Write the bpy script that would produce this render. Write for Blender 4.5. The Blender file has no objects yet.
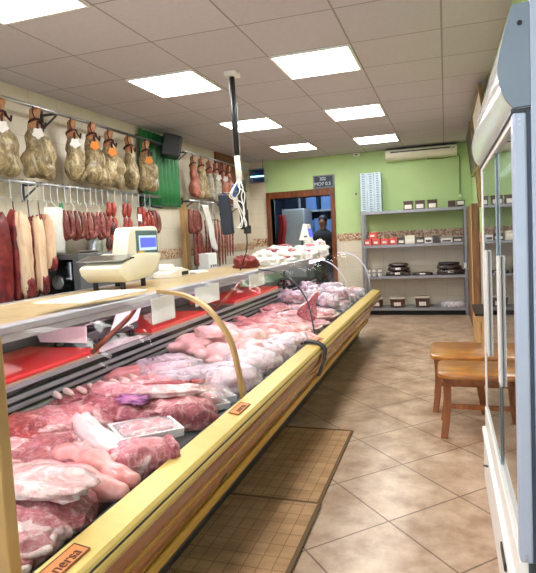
import bpy, bmesh, math, random
from mathutils import Vector, Matrix, noise
R = math.radians
PI = math.pi
random.seed(7)
scene = bpy.context.scene
COL = scene.collection

# ------------------------------------------------------------------ colour / materials
def lin(c):
    def f(v):
        v /= 255.0
        return v/12.92 if v <= 0.04045 else ((v+0.055)/1.055)**2.4
    return (f(c[0]), f(c[1]), f(c[2]), 1.0)

class NT:
    def __init__(s, name):
        s.m = bpy.data.materials.new(name); s.m.use_nodes = True
        s.t = s.m.node_tree; s.t.nodes.clear()
        s.out = s.t.nodes.new('ShaderNodeOutputMaterial')
    def n(s, kind, **kw):
        nd = s.t.nodes.new(kind)
        for k, v in kw.items():
            if k.startswith('i_'):
                key = k[2:].replace('_', ' ')
                nd.inputs[key].default_value = v
            else: setattr(nd, k, v)
        return nd
    def l(s, a, b): s.t.links.new(a, b)

def principled(nt, col=(.8,.8,.8,1), rough=.5, metal=0.0, spec=.5, trans=0.0):
    p = nt.n('ShaderNodeBsdfPrincipled')
    p.inputs['Base Color'].default_value = col
    p.inputs['Roughness'].default_value = rough
    p.inputs['Metallic'].default_value = metal
    p.inputs['Specular IOR Level'].default_value = spec
    p.inputs['Transmission Weight'].default_value = trans
    nt.l(p.outputs[0], nt.out.inputs[0])
    return p

def coords(nt, stretch=(1,1,1), rnd=True):
    tc = nt.n('ShaderNodeTexCoord')
    mp = nt.n('ShaderNodeMapping'); mp.inputs['Scale'].default_value = stretch
    if rnd:
        oi = nt.n('ShaderNodeObjectInfo')
        mu = nt.n('ShaderNodeMath', operation='MULTIPLY'); mu.inputs[1].default_value = 37.0
        nt.l(oi.outputs['Random'], mu.inputs[0])
        va = nt.n('ShaderNodeVectorMath', operation='ADD')
        nt.l(tc.outputs['Object'], va.inputs[0]); nt.l(mu.outputs[0], va.inputs[1])
        nt.l(va.outputs[0], mp.inputs['Vector'])
    else:
        nt.l(tc.outputs['Object'], mp.inputs['Vector'])
    return mp.outputs[0]

def plain(name, c, rough=.5, metal=0.0, spec=.5, var=.06, scale=14, bump=0.0):
    """one colour with a faint procedural mottling"""
    nt = NT(name); p = principled(nt, lin(c), rough, metal, spec)
    v = coords(nt)
    no = nt.n('ShaderNodeTexNoise'); no.inputs['Scale'].default_value = scale; no.inputs['Detail'].default_value = 3
    nt.l(v, no.inputs['Vector'])
    mx = nt.n('ShaderNodeMix', data_type='RGBA')
    b = lin(c)
    mx.inputs[6].default_value = tuple(max(0, x*(1-var*2)) for x in b[:3])+(1,)
    mx.inputs[7].default_value = tuple(min(1, x*(1+var*2)) for x in b[:3])+(1,)
    nt.l(no.outputs[0], mx.inputs[0]); nt.l(mx.outputs[2], p.inputs['Base Color'])
    if bump:
        bp = nt.n('ShaderNodeBump'); bp.inputs['Strength'].default_value = bump; bp.inputs['Distance'].default_value = .01
        nt.l(no.outputs[0], bp.inputs['Height']); nt.l(bp.outputs[0], p.inputs['Normal'])
    return nt.m

def mottled(name, cols, scale=10, rough=.45, bump=.4, stretch=(1,1,1), detail=6, spread=None, spec=.5, dist=.0, coat=0.0):
    """noise-driven ramp between several colours: meat, fat, wood, plaster"""
    nt = NT(name); p = principled(nt, lin(cols[0]), rough, 0, spec)
    if coat:
        p.inputs['Coat Weight'].default_value = coat; p.inputs['Coat Roughness'].default_value = .12
    v = coords(nt, stretch)
    no = nt.n('ShaderNodeTexNoise'); no.inputs['Scale'].default_value = scale
    no.inputs['Detail'].default_value = detail; no.inputs['Roughness'].default_value = .6; no.inputs['Distortion'].default_value = dist
    nt.l(v, no.inputs['Vector'])
    rp = nt.n('ShaderNodeValToRGB'); cr = rp.color_ramp
    lo, hi = spread or (.3, .7)
    n = len(cols)
    cr.elements[0].position = lo; cr.elements[0].color = lin(cols[0])
    cr.elements[1].position = hi; cr.elements[1].color = lin(cols[-1])
    for i in range(1, n-1):
        e = cr.elements.new(lo+(hi-lo)*i/(n-1)); e.color = lin(cols[i])
    nt.l(no.outputs[0], rp.inputs[0]); nt.l(rp.outputs[0], p.inputs['Base Color'])
    if bump:
        bp = nt.n('ShaderNodeBump'); bp.inputs['Strength'].default_value = bump; bp.inputs['Distance'].default_value = .008
        nt.l(no.outputs[0], bp.inputs['Height']); nt.l(bp.outputs[0], p.inputs['Normal'])
    return nt.m

def brick(name, c1, c2, cm, w, h, mortar, rough, rot=0.0, loc=(0,0,0), var=.5, offset=0.0, mott=None, axes='XY', spec=.5, bump=.1, mscale=3.0):
    nt = NT(name); p = principled(nt, lin(c1), rough, 0, spec)
    tc = nt.n('ShaderNodeTexCoord')
    src = tc.outputs['Object']
    if axes != 'XY':
        sp = nt.n('ShaderNodeSeparateXYZ'); cb = nt.n('ShaderNodeCombineXYZ')
        nt.l(src, sp.inputs[0])
        nt.l(sp.outputs['XYZ'.index(axes[0])], cb.inputs[0]); nt.l(sp.outputs['XYZ'.index(axes[1])], cb.inputs[1])
        src = cb.outputs[0]
    mp = nt.n('ShaderNodeMapping', vector_type='TEXTURE')
    mp.inputs['Location'].default_value = loc; mp.inputs['Rotation'].default_value = (0,0,rot)
    nt.l(src, mp.inputs['Vector'])
    bk = nt.n('ShaderNodeTexBrick'); bk.offset = offset; bk.squash = 1.0
    bk.inputs['Scale'].default_value = 1.0; bk.inputs['Brick Width'].default_value = w; bk.inputs['Row Height'].default_value = h
    bk.inputs['Mortar Size'].default_value = mortar; bk.inputs['Mortar Smooth'].default_value = .3; bk.inputs['Bias'].default_value = 0
    bk.inputs['Color1'].default_value = lin(c1); bk.inputs['Color2'].default_value = lin(c2); bk.inputs['Mortar'].default_value = lin(cm)
    nt.l(mp.outputs[0], bk.inputs['Vector'])
    colout = bk.outputs['Color']
    if mott:
        no = nt.n('ShaderNodeTexNoise'); no.inputs['Scale'].default_value = mscale; no.inputs['Detail'].default_value = 8; no.inputs['Roughness'].default_value = .65
        nt.l(src, no.inputs['Vector'])
        rp = nt.n('ShaderNodeValToRGB'); rp.color_ramp.elements[0].position = .35; rp.color_ramp.elements[1].position = .68
        rp.color_ramp.elements[0].color = lin(mott[0]); rp.color_ramp.elements[1].color = lin(mott[1])
        nt.l(no.outputs[0], rp.inputs[0])
        mx = nt.n('ShaderNodeMix', data_type='RGBA', blend_type='MULTIPLY'); mx.inputs[0].default_value = var
        nt.l(colout, mx.inputs[6]); nt.l(rp.outputs[0], mx.inputs[7]); colout = mx.outputs[2]
    nt.l(colout, p.inputs['Base Color'])
    if bump:
        bp = nt.n('ShaderNodeBump'); bp.invert = True; bp.inputs['Strength'].default_value = bump; bp.inputs['Distance'].default_value = .004
        nt.l(bk.outputs['Fac'], bp.inputs['Height']); nt.l(bp.outputs[0], p.inputs['Normal'])
    return nt.m

def meatmat(name, lean, dark, fat, amount=.5, scale=7, stretch=(1,1,1), streak=26, rough=.3, bump=.9, coat=.35):
    """muscle and fat: broad fat seams over fine-grained lean, with a wet coat"""
    nt = NT(name); p = principled(nt, lin(lean), rough)
    p.inputs['Coat Weight'].default_value = coat; p.inputs['Coat Roughness'].default_value = .15
    v = coords(nt, stretch)
    def noi(sc, det, dis, ro=.6):
        n_ = nt.n('ShaderNodeTexNoise'); n_.inputs['Scale'].default_value = sc; n_.inputs['Detail'].default_value = det
        n_.inputs['Roughness'].default_value = ro; n_.inputs['Distortion'].default_value = dis
        nt.l(v, n_.inputs['Vector']); return n_.outputs[0]
    big, fine, mid = noi(scale, 5, 1.6), noi(streak, 7, 2.2, .7), noi(scale*1.9, 3, .8)
    def ramp(src, lo, hi, c0, c1):
        r_ = nt.n('ShaderNodeValToRGB'); r_.color_ramp.elements[0].position = lo; r_.color_ramp.elements[1].position = hi
        r_.color_ramp.elements[0].color = c0; r_.color_ramp.elements[1].color = c1; nt.l(src, r_.inputs[0]); return r_.outputs[0]
    W, B = (1,1,1,1), (0,0,0,1)
    base = ramp(mid, .35, .68, lin(dark), lin(lean))
    m1 = nt.n('ShaderNodeMix', data_type='RGBA'); nt.l(ramp(fine, .5, .68, B, (.7,.7,.7,1)), m1.inputs[0]); nt.l(base, m1.inputs[6]); m1.inputs[7].default_value = lin(fat)
    m2 = nt.n('ShaderNodeMix', data_type='RGBA'); nt.l(ramp(big, .66-amount*.32, .76-amount*.30, B, W), m2.inputs[0]); nt.l(m1.outputs[2], m2.inputs[6]); m2.inputs[7].default_value = lin(fat)
    nt.l(m2.outputs[2], p.inputs['Base Color'])
    ad = nt.n('ShaderNodeMath', operation='ADD'); nt.l(big, ad.inputs[0])
    mu = nt.n('ShaderNodeMath', operation='MULTIPLY'); mu.inputs[1].default_value = .45; nt.l(fine, mu.inputs[0]); nt.l(mu.outputs[0], ad.inputs[1])
    bp = nt.n('ShaderNodeBump'); bp.inputs['Strength'].default_value = bump; bp.inputs['Distance'].default_value = .02
    nt.l(ad.outputs[0], bp.inputs['Height']); nt.l(bp.outputs[0], p.inputs['Normal'])
    return nt.m

def wood(name, dark, light, rough=.35, stretch=(14,1.2,14), scale=1.6, coat=.0):
    nt = NT(name); p = principled(nt, lin(light), rough)
    p.inputs['Coat Weight'].default_value = coat
    v = coords(nt, stretch)
    no = nt.n('ShaderNodeTexNoise'); no.inputs['Scale'].default_value = scale; no.inputs['Detail'].default_value = 6; no.inputs['Distortion'].default_value = .6
    nt.l(v, no.inputs['Vector'])
    rp = nt.n('ShaderNodeValToRGB'); rp.color_ramp.elements[0].position = .32; rp.color_ramp.elements[1].position = .68
    rp.color_ramp.elements[0].color = lin(dark); rp.color_ramp.elements[1].color = lin(light)
    nt.l(no.outputs[0], rp.inputs[0]); nt.l(rp.outputs[0], p.inputs['Base Color'])
    return nt.m

def emit(name, c, s):
    nt = NT(name); e = nt.n('ShaderNodeEmission'); e.inputs[0].default_value = lin(c); e.inputs[1].default_value = s
    nt.l(e.outputs[0], nt.out.inputs[0]); return nt.m

def glass(name, tint=(255,255,255), rough=.01, base=.045, haze=0.0, hazec=(240,236,242), power=5.0, top=1.0):
    """clear sheet: schlick mix of a mirror coat over a see-through sheet, with optional milky film"""
    nt = NT(name)
    lw = nt.n('ShaderNodeLayerWeight'); lw.inputs['Blend'].default_value = .5
    pw = nt.n('ShaderNodeMath', operation='POWER'); pw.inputs[1].default_value = power
    nt.l(lw.outputs['Facing'], pw.inputs[0])
    ma = nt.n('ShaderNodeMath', operation='MULTIPLY_ADD'); ma.inputs[1].default_value = top-base; ma.inputs[2].default_value = base
    nt.l(pw.outputs[0], ma.inputs[0])
    tr = nt.n('ShaderNodeBsdfTransparent'); tr.inputs[0].default_value = lin(tint)
    gl = nt.n('ShaderNodeBsdfGlossy'); gl.inputs['Roughness'].default_value = rough
    mx = nt.n('ShaderNodeMixShader'); nt.l(ma.outputs[0], mx.inputs[0]); nt.l(tr.outputs[0], mx.inputs[1]); nt.l(gl.outputs[0], mx.inputs[2])
    last = mx.outputs[0]
    if haze:
        df = nt.n('ShaderNodeBsdfDiffuse'); df.inputs[0].default_value = lin(hazec)
        v = coords(nt)
        no = nt.n('ShaderNodeTexNoise'); no.inputs['Scale'].default_value = 9; no.inputs['Detail'].default_value = 5; no.inputs['Distortion'].default_value = 1.5
        nt.l(v, no.inputs['Vector'])
        rp = nt.n('ShaderNodeMapRange'); rp.inputs[1].default_value = .3; rp.inputs[2].default_value = .72
        rp.inputs[3].default_value = haze*.25; rp.inputs[4].default_value = min(1, haze*1.7)
        nt.l(no.outputs[0], rp.inputs[0])
        bp = nt.n('ShaderNodeBump'); bp.inputs['Strength'].default_value = .7; bp.inputs['Distance'].default_value = .01
        nt.l(no.outputs[0], bp.inputs['Height']); nt.l(bp.outputs[0], gl.inputs['Normal'])
        m2 = nt.n('ShaderNodeMixShader'); nt.l(rp.outputs[0], m2.inputs[0])
        nt.l(last, m2.inputs[1]); nt.l(df.outputs[0], m2.inputs[2]); last = m2.outputs[0]
    nt.l(last, nt.out.inputs[0]); return nt.m

# ------------------------------------------------------------------ mesh helpers
class MB:
    def __init__(s): s.bm = bmesh.new()
    def box(s, x0, x1, y0, y1, z0, z1, bev=0.0, M=None):
        b = bmesh.new()
        bmesh.ops.create_cube(b, size=1)
        for v in b.verts:
            v.co = Vector((x0+(v.co.x+.5)*(x1-x0), y0+(v.co.y+.5)*(y1-y0), z0+(v.co.z+.5)*(z1-z0)))
        if bev: bmesh.ops.bevel(b, geom=b.edges[:], offset=bev, segments=2, profile=.5, affect='EDGES')
        if M is not None: b.transform(M)
        s._add(b); return s
    def _add(s, b):
        me = bpy.data.meshes.new('t'); b.to_mesh(me); b.free(); s.bm.from_mesh(me); bpy.data.meshes.remove(me)
    def mesh(s, me, M=None):
        b = bmesh.new(); b.from_mesh(me)
        if M is not None: b.transform(M)
        s._add(b); return s
    def prism(s, pts, a0, a1, axis='Y', bev=0.0):
        """closed profile extruded along an axis. axis Y: pts=(x,z); X: pts=(y,z); Z: pts=(x,y)"""
        b = bmesh.new()
        def mk(p, a):
            return {'Y': (p[0], a, p[1]), 'X': (a, p[0], p[1]), 'Z': (p[0], p[1], a)}[axis]
        v0 = [b.verts.new(mk(p, a0)) for p in pts]; v1 = [b.verts.new(mk(p, a1)) for p in pts]
        n = len(pts)
        b.faces.new(v0); b.faces.new(v1[::-1])
        for i in range(n): b.faces.new((v0[i], v1[i], v1[(i+1) % n], v0[(i+1) % n]))
        bmesh.ops.recalc_face_normals(b, faces=b.faces[:])
        if bev: bmesh.ops.bevel(b, geom=b.edges[:], offset=bev, segments=2, profile=.5, affect='EDGES')
        s._add(b); return s
    def tube(s, pts, r, seg=8, closed=False, flat=1.0):
        """round bar along a polyline; r number or list; flat squashes along world z"""
        pts = [Vector(p) for p in pts]; n = len(pts)
        rs = r if isinstance(r, (list, tuple)) else [r]*n
        b = s.bm; rings = []
        prev = None
        for i, p in enumerate(pts):
            if closed: t = pts[(i+1) % n]-pts[i-1]
            else: t = pts[min(i+1, n-1)]-pts[max(i-1, 0)]
            if t.length < 1e-9: t = Vector((0,0,1))
            t.normalize()
            if prev is None:
                u = t.orthogonal().normalized()
            else:
                u = (prev-t*prev.dot(t))
                if u.length < 1e-6: u = t.orthogonal()
                u.normalize()
            prev = u; w = t.cross(u)
            ring = []
            for k in range(seg):
                a = 2*PI*k/seg
                o = (u*math.cos(a)+w*math.sin(a))*rs[i]; o.z *= flat
                ring.append(b.verts.new(p+o))
            rings.append(ring)
        m = n if closed else n-1
        for i in range(m):
            a, c = rings[i], rings[(i+1) % n]
            for k in range(seg): b.faces.new((a[k], a[(k+1) % seg], c[(k+1) % seg], c[k]))
        if not closed:
            b.faces.new(rings[0][::-1]); b.faces.new(rings[-1])
        return s
    def cyl(s, c, r, h, seg=20, r2=None, axis='Z'):
        c = Vector(c); d = {'X': Vector((1,0,0)), 'Y': Vector((0,1,0)), 'Z': Vector((0,0,1))}[axis]
        return s.tube([c, c+d*h], [r, r if r2 is None else r2], seg)
    def lathe(s, c, prof, seg=24):
        c = Vector(c); return s.tube([c+Vector((0,0,z)) for r, z in prof], [max(r, 1e-4) for r, z in prof], seg)
    def ell(s, c, rad, sub=3, M=None):
        b = bmesh.new(); bmesh.ops.create_icosphere(b, subdivisions=sub, radius=1)
        T = Matrix.Translation(Vector(c)) @ (M.to_4x4() if M is not None else Matrix.Identity(4)) @ Matrix.Diagonal((rad[0], rad[1], rad[2], 1))
        b.transform(T); s._add(b); return s
    def sheet(s, fn, nu, nv, th=.004):
        """parametric sheet fn(u,v)->xyz with real thickness"""
        b = bmesh.new(); g = [[b.verts.new(fn(i/nu, j/nv)) for j in range(nv+1)] for i in range(nu+1)]
        for i in range(nu):
            for j in range(nv): b.faces.new((g[i][j], g[i+1][j], g[i+1][j+1], g[i][j+1]))
        bmesh.ops.recalc_face_normals(b, faces=b.faces[:])
        if th: bmesh.ops.solidify(b, geom=b.faces[:], thickness=th)
        bmesh.ops.recalc_face_normals(b, faces=b.faces[:])
        s._add(b); return s
    def out(s, off=None):
        if off is not None: bmesh.ops.translate(s.bm, verts=s.bm.verts[:], vec=-Vector(off))
        me = bpy.data.meshes.new('m'); s.bm.to_mesh(me); s.bm.free(); return me

def origin(o):
    v = Vector((0,0,0))
    while o is not None: v += o.location; o = o.parent
    return v
def setprops(o, label=None, cat=None, group=None, kind=None):
    if label: o['label'] = label
    if cat: o['category'] = cat
    if group: o['group'] = group
    if kind: o['kind'] = kind
def thing(name, label, cat, loc=(0,0,0), group=None):
    o = bpy.data.objects.new(name, None); COL.objects.link(o); o.location = loc; o.empty_display_size = .05
    setprops(o, label, cat, group); return o
def link_mesh(name, me, m, parent=None, loc=(0,0,0), smooth=False):
    o = bpy.data.objects.new(name, me); COL.objects.link(o)
    if m is not None and not me.materials: me.materials.append(m)
    if smooth:
        me.polygons.foreach_set('use_smooth', [True]*len(me.polygons))
    o.location = loc
    if parent is not None: o.parent = parent
    return o
def part(name, mb, m, parent, smooth=False, label=None, kind=None):
    """mb in world coordinates"""
    o = link_mesh(name, mb.out(origin(parent)), m, parent, smooth=smooth)
    if smooth == 'auto': autosmooth(o.data)
    setprops(o, label=label, kind=kind); return o
def autosmooth(me, ang=40):
    b = bmesh.new(); b.from_mesh(me)
    for f in b.faces: f.smooth = True
    for e in b.edges:
        if len(e.link_faces) == 2 and e.calc_face_angle(0) > R(ang): e.smooth = False
    b.to_mesh(me); b.free()
def single(name, mb, m, label, cat, loc, group=None, smooth=False, kind=None):
    o = link_mesh(name, mb.out(loc), m, None, loc, smooth)
    if smooth == 'auto': autosmooth(o.data)
    setprops(o, label, cat, group, kind); return o
def struct(name, mb, m, parent=None):
    o = link_mesh(name, mb.out(), m, parent)
    o['kind'] = 'structure'; return o
def dup(root, loc, label=None, rotz=None, group=None, scale=None):
    r = root.copy(); COL.objects.link(r); r.location = loc
    if rotz is not None: r.rotation_euler = (0,0,rotz)
    if scale is not None: r.scale = scale
    if label: r['label'] = label
    if group: r['group'] = group
    for ch in list(root.children):
        c = ch.copy(); COL.objects.link(c); c.parent = r
        for g in list(ch.children):
            d = g.copy(); COL.objects.link(d); d.parent = c
    return r

def blob(ells, voxel=.012, amp=.006, nscale=14, seed=0, smooth=6):
    """organic mesh grown from overlapping ellipsoids (remeshed to one surface)"""
    mb = MB()
    for e in ells: mb.ell(e[0], e[1], 3, e[2] if len(e) > 2 else None)
    me = mb.out()
    o = bpy.data.objects.new('t', me); COL.objects.link(o)
    md = o.modifiers.new('r', 'REMESH'); md.mode = 'VOXEL'; md.voxel_size = voxel
    ms = o.modifiers.new('s', 'SMOOTH'); ms.iterations = smooth; ms.factor = .5
    dg = bpy.context.evaluated_depsgraph_get()
    res = bpy.data.meshes.new_from_object(o.evaluated_get(dg))
    bpy.data.objects.remove(o); bpy.data.meshes.remove(me)
    wob(res, amp, nscale, seed); return res
def wob(me, amp, nscale, seed):
    nr = [v.normal.copy() for v in me.vertices]
    for v, n in zip(me.vertices, nr):
        p = v.co*nscale+Vector((seed*3.7, seed*1.3, -seed*2.1))
        v.co += n*amp*(noise.noise(p)+.5*noise.noise(p*2.3))
    me.update()
def lump_mesh(L, W, H, seed=0, p=3.0, amp=.14, ns=2.2, bend=0.0, taper=0.0, crease=0.0, sub=4, flat=.35):
    """rounded cut of meat; base at z=0"""
    b = bmesh.new(); bmesh.ops.create_icosphere(b, subdivisions=sub, radius=1)
    o = Vector((seed*5.1, seed*2.3, seed*7.7))
    for v in b.verts:
        c = v.co.copy()
        k = (abs(c.x)**p+abs(c.y)**p+abs(c.z)**p)**(1/p)
        c /= k
        d = 1+amp*(noise.noise(c*ns+o)+.55*noise.noise(c*ns*2.5+o)+.36*noise.noise(c*ns*6+o)+.16*noise.noise(c*ns*13+o))
        if crease: d -= crease*max(0, .35-abs(noise.noise(c*ns*1.3-o)))*1.6
        c *= d
        t = 1-taper*c.x
        y = c.y*W/2*t+bend*(c.x*c.x-.4)*L/2
        z = max(c.z, -flat)*t
        v.co = Vector((c.x*L/2, y, (z+flat)*H/(1+flat)))
    me = bpy.data.meshes.new('lump'); b.to_mesh(me); b.free(); return me
def Tm(loc, rz=0.0, rx=0.0, ry=0.0):
    return Matrix.Translation(Vector(loc)) @ Matrix.Rotation(rz, 4, 'Z') @ Matrix.Rotation(ry, 4, 'Y') @ Matrix.Rotation(rx, 4, 'X')
def text_mesh(txt, size, th=.0008):
    cu = bpy.data.curves.new('t', 'FONT'); cu.body = txt; cu.size = size; cu.align_x = 'CENTER'; cu.align_y = 'CENTER'; cu.extrude = th
    o = bpy.data.objects.new('t', cu); COL.objects.link(o)
    dg = bpy.context.evaluated_depsgraph_get(); dg.update()
    me = bpy.data.meshes.new_from_object(o.evaluated_get(dg))
    bpy.data.objects.remove(o); bpy.data.curves.remove(cu); return me
def arc(c, r, a0, a1, n):
    return [(c[0]+r*math.cos(a0+(a1-a0)*i/n), c[1]+r*math.sin(a0+(a1-a0)*i/n)) for i in range(n+1)]
def smoothpts(pts, n=6):
    """catmull-rom through points of any dimension"""
    P = [Vector(p) for p in pts]; out = []
    for i in range(len(P)-1):
        p0 = P[max(i-1,0)]; p1 = P[i]; p2 = P[i+1]; p3 = P[min(i+2, len(P)-1)]
        for k in range(n):
            t = k/n
            out.append(.5*((2*p1)+(p2-p0)*t+(2*p0-5*p1+4*p2-p3)*t*t+(-p0+3*p1-3*p2+p3)*t*t*t))
    out.append(P[-1]); return out

# ------------------------------------------------------------------ material library
M = {}
M['ceil'] = brick('ceiling_tile', (206,201,210), (202,197,206), (160,153,156), .604, .6, .007, .9, loc=(.008,.14,0), mott=((238,236,234),(255,255,255)), var=.5, spec=.1, bump=.25, mscale=40)
M['floor'] = brick('floor_tile', (212,192,170), (204,183,160), (132,112,94), .437, .437, .005, .28, rot=R(43.6), loc=(-.585,2.676,0), mott=((184,158,136),(255,252,248)), var=.9, bump=.15, mscale=5.0)
M['tileL'] = brick('wall_tile_left', (231,222,203), (228,219,200), (206,196,178), .33, .25, .003, .25, axes='YZ', mott=((236,232,226),(255,255,255)), var=.5, bump=.08)
M['tileB'] = brick('wall_tile_back', (231,222,203), (228,219,200), (206,196,178), .33, .25, .003, .25, axes='XZ', mott=((236,232,226),(255,255,255)), var=.5, bump=.08)
M['green'] = plain('green_paint', (184,212,148), .6, var=.03, scale=5)
M['border'] = mottled('border_tile', [(126,84,62),(196,160,128),(232,212,186)], 34, .3, 0, detail=4, spread=(.38,.62))
M['steel'] = plain('steel', (190,192,196), .28, 1.0, var=.03)
M['alu'] = plain('aluminium', (214,214,222), .3, .9, var=.02)
M['shelfgrey'] = plain('grey_shelf', (150,152,158), .4, .6, var=.03)
M['black'] = plain('black', (26,26,28), .45)
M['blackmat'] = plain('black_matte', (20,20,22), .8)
M['dark'] = plain('dark_grey', (62,66,68), .4)
M['slat'] = plain('grille_grey', (150,160,160), .35, .2)
M['grey'] = plain('machine_grey', (112,114,118), .4, .3)
M['white'] = plain('white_plastic', (236,235,230), .4, var=.02)
M['paper'] = plain('white_paper', (244,243,242), .7, var=.02)
M['cream'] = plain('cream_plastic', (233,228,206), .35, var=.02)
M['gold'] = plain('gold_bumper', (208,182,106), .34, .25, var=.05, scale=30)
M['gold2'] = plain('gold_strip', (204,166,72), .3, .5, var=.05)
M['goldrib'] = plain('gold_rib', (190,158,104), .35, .4, var=.05)
M['woodpanel'] = wood('counter_wood', (104,56,22), (156,94,38), .22, (8,.22,8), 1.6, .5)
M['woodlower'] = wood('counter_wood_lower', (132,74,28), (180,116,48), .22, (8,.22,8), 1.6, .5)
M['chair'] = wood('stool_wood', (148,90,32), (198,134,60), .28, (3,10,3), 2.0, .5)
M['chairleg'] = wood('stool_leg_wood', (118,64,24), (160,94,40), .3, (10,10,1.5), 2.0, .3)
M['board'] = wood('board_wood', (106,72,44), (164,122,84), .5, (12,12,1.2), 1.5)
M['post'] = wood('pale_post_wood', (190,150,98), (222,188,136), .5, (12,12,1.2), 1.5)
M['frame'] = wood('frame_wood', (84,42,18), (136,72,30), .35, (10,10,1.6), 1.8, .2)
M['olive'] = wood('olive_frame', (104,80,40), (158,128,72), .4, (10,10,1.6), 1.8)
M['brownpanel'] = wood('brown_panel', (88,50,26), (132,80,44), .5, (2,1,12), 1.6)
M['red'] = plain('red_board', (222,58,58), .4, var=.05)
M['pinkwood'] = plain('tan_edge', (186,160,128), .6)
M['beigetop'] = mottled('beige_top', [(160,138,98),(190,168,126),(174,154,114)], 7, .3, 0)
M['lilac'] = plain('pale_frame', (184,182,196), .35, .25, var=.02)
M['deck'] = plain('deck_steel', (150,156,164), .3, .7)
M['liner'] = plain('case_liner', (92,98,104), .35, .4)
M['gasket'] = plain('gasket', (30,40,38), .45)
M['glass'] = glass('case_glass', (253,254,253), base=.012, power=5.0, top=.13)
M['glasscool'] = glass('cooler_glass', (214,226,230), base=.22, power=3.0)
M['greenreflect'] = plain('green_reflection', (156,206,160), .15)
M['cooler'] = plain('cooler_blue_grey', (176,188,208), .35, .05, var=.02)
M['coolerdark'] = plain('cooler_dark', (58,66,84), .5)
M['canopy'] = plain('canopy_white', (226,230,232), .12, var=.02)
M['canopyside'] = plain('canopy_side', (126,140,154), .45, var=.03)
M['coolbase'] = plain('cooler_base', (240,240,236), .35, var=.02)
M['panel'] = emit('panel_light', (255,253,248), 17.0)
M['tube'] = emit('tube_light', (250,220,250), 20.0)
M['coolerfill'] = emit('cooler_fill', (235,245,255), 5.0)
M['screen'] = emit('screen_blue', (110,120,240), 1.0)
M['screenlight'] = emit('screen_pale', (200,222,232), 1.0)
M['uv'] = emit('insect_tube', (150,222,255), 4.0)
M['navy'] = plain('navy', (32,40,56), .5)
M['blue'] = plain('blue', (54,92,160), .45)
M['orange'] = plain('orange_tag', (232,140,60), .7)
M['yellow'] = plain('yellow_sticker', (232,176,40), .5)
M['ham'] = meatmat('cured_ham', (158,134,88), (92,76,48), (204,188,148), .42, 7, (1,1,.6), 22, .5, .8, .25)
M['shank'] = mottled('ham_shank', [(118,66,40),(170,112,72),(188,142,98)], 12, .5, .4)
M['hamnet'] = mottled('netted_ham', [(104,96,84),(180,172,158),(136,126,108)], 30, .6, .5)
M['hamred'] = mottled('red_cured_leg', [(104,48,40),(160,84,68),(196,140,112)], 12, .5, .4, (1,1,.4))
M['cord'] = plain('dark_cord', (62,26,20), .8)
M['chorizo'] = mottled('chorizo', [(70,24,20),(116,44,36),(150,76,62)], 40, .4, .4, coat=.3)
M['chorred'] = mottled('chorizo_red', [(112,30,20),(160,52,36),(186,84,62)], 40, .4, .4, coat=.3)
M['morcilla'] = mottled('black_sausage', [(40,24,24),(74,44,42),(110,78,70)], 40, .4, .4, coat=.3)
M['pinksausage'] = mottled('pink_sausage', [(176,70,70),(222,126,118),(230,160,150)], 40, .45, .3, coat=.3)
M['drysausage'] = mottled('dry_sausage', [(88,36,34),(136,64,60),(188,128,118)], 34, .6, .3)
M['bacon'] = mottled('bacon_fat', [(204,150,122),(236,206,172),(222,184,150)], 9, .5, .3, (1,1,.35))
M['bacondark'] = mottled('bacon_lean', [(70,14,18),(120,30,32),(150,56,52)], 12, .4, .4)
M['lean'] = meatmat('lean_pork', (216,132,140), (184,90,102), (240,204,206), .44)
M['leandark'] = meatmat('dark_pork', (192,98,110), (138,50,66), (232,188,190), .32, 8)
M['beef'] = meatmat('red_beef', (196,60,70), (150,24,38), (240,196,196), .30, 6)
M['palepork'] = meatmat('pale_pork', (226,160,164), (200,118,128), (242,212,212), .52, 7)
M['fat'] = meatmat('fat', (230,186,184), (208,148,150), (242,222,220), .6, 9)
M['whitefat'] = mottled('white_fat', [(226,208,208),(244,238,238)], 9, .35, .5, coat=.3)
M['skin'] = mottled('pork_skin', [(200,116,118),(222,150,148),(238,188,184)], 9, .3, .4, coat=.4)
M['chicken'] = mottled('chicken_skin', [(224,160,164),(240,200,198),(248,224,222)], 10, .35, .6, coat=.3)
M['rabbit'] = mottled('rabbit_meat', [(204,118,122),(232,168,166),(246,210,206)], 14, .35, .6, (1,1,1), coat=.3)
M['bone'] = plain('bone', (244,226,214), .45)
M['purple'] = mottled('purple_stamp', [(120,60,130),(168,96,160),(210,140,170)], 22, .5, .2)
M['tray'] = plain('white_tray', (240,238,242), .35, var=.02)
M['film'] = glass('plastic_film', (255,255,255), .1, .07, .2)
M['bag'] = glass('plastic_bag', (250,250,255), .15, .08, .42, (242,236,246))
M['whitebag'] = plain('white_bag', (224,222,218), .5, var=.05, bump=.6)
M['mat'] = None
M['greensheet'] = plain('green_sheet', (48,128,72), .3, var=.1)
M['redpack'] = mottled('red_pack', [(206,66,58),(226,104,92)], 20, .4, 0)
M['label'] = plain('white_label', (238,232,226), .6)
M['plaque'] = plain('plaque_orange', (206,128,60), .4)
M['plaquetxt'] = plain('plaque_brown', (92,40,16), .5)
M['paleblue'] = plain('pale_blue_tray', (184,202,212), .45, var=.03)
M['paleblueside'] = plain('tray_recess', (112,132,150), .5)
M['tubdark'] = mottled('dark_tub', [(50,28,20),(92,58,40)], 12, .3, 0)
M['lidclear'] = plain('tub_lid', (196,184,172), .3)
M['blackpack'] = mottled('black_pack', [(30,26,26),(70,58,54),(150,140,136)], 18, .25, .4, spread=(.35,.8))
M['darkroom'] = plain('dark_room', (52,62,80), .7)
M['roomsteel'] = plain('room_steel', (150,154,152), .5, .2)
M['redcloth'] = plain('red_cloth', (130,26,28), .8)
M['bluecloth'] = plain('blue_goods', (96,130,176), .7)
M['skinp'] = plain('person_skin', (150,108,86), .6)
M['cloth'] = plain('dark_cloth', (36,34,40), .85)
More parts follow.
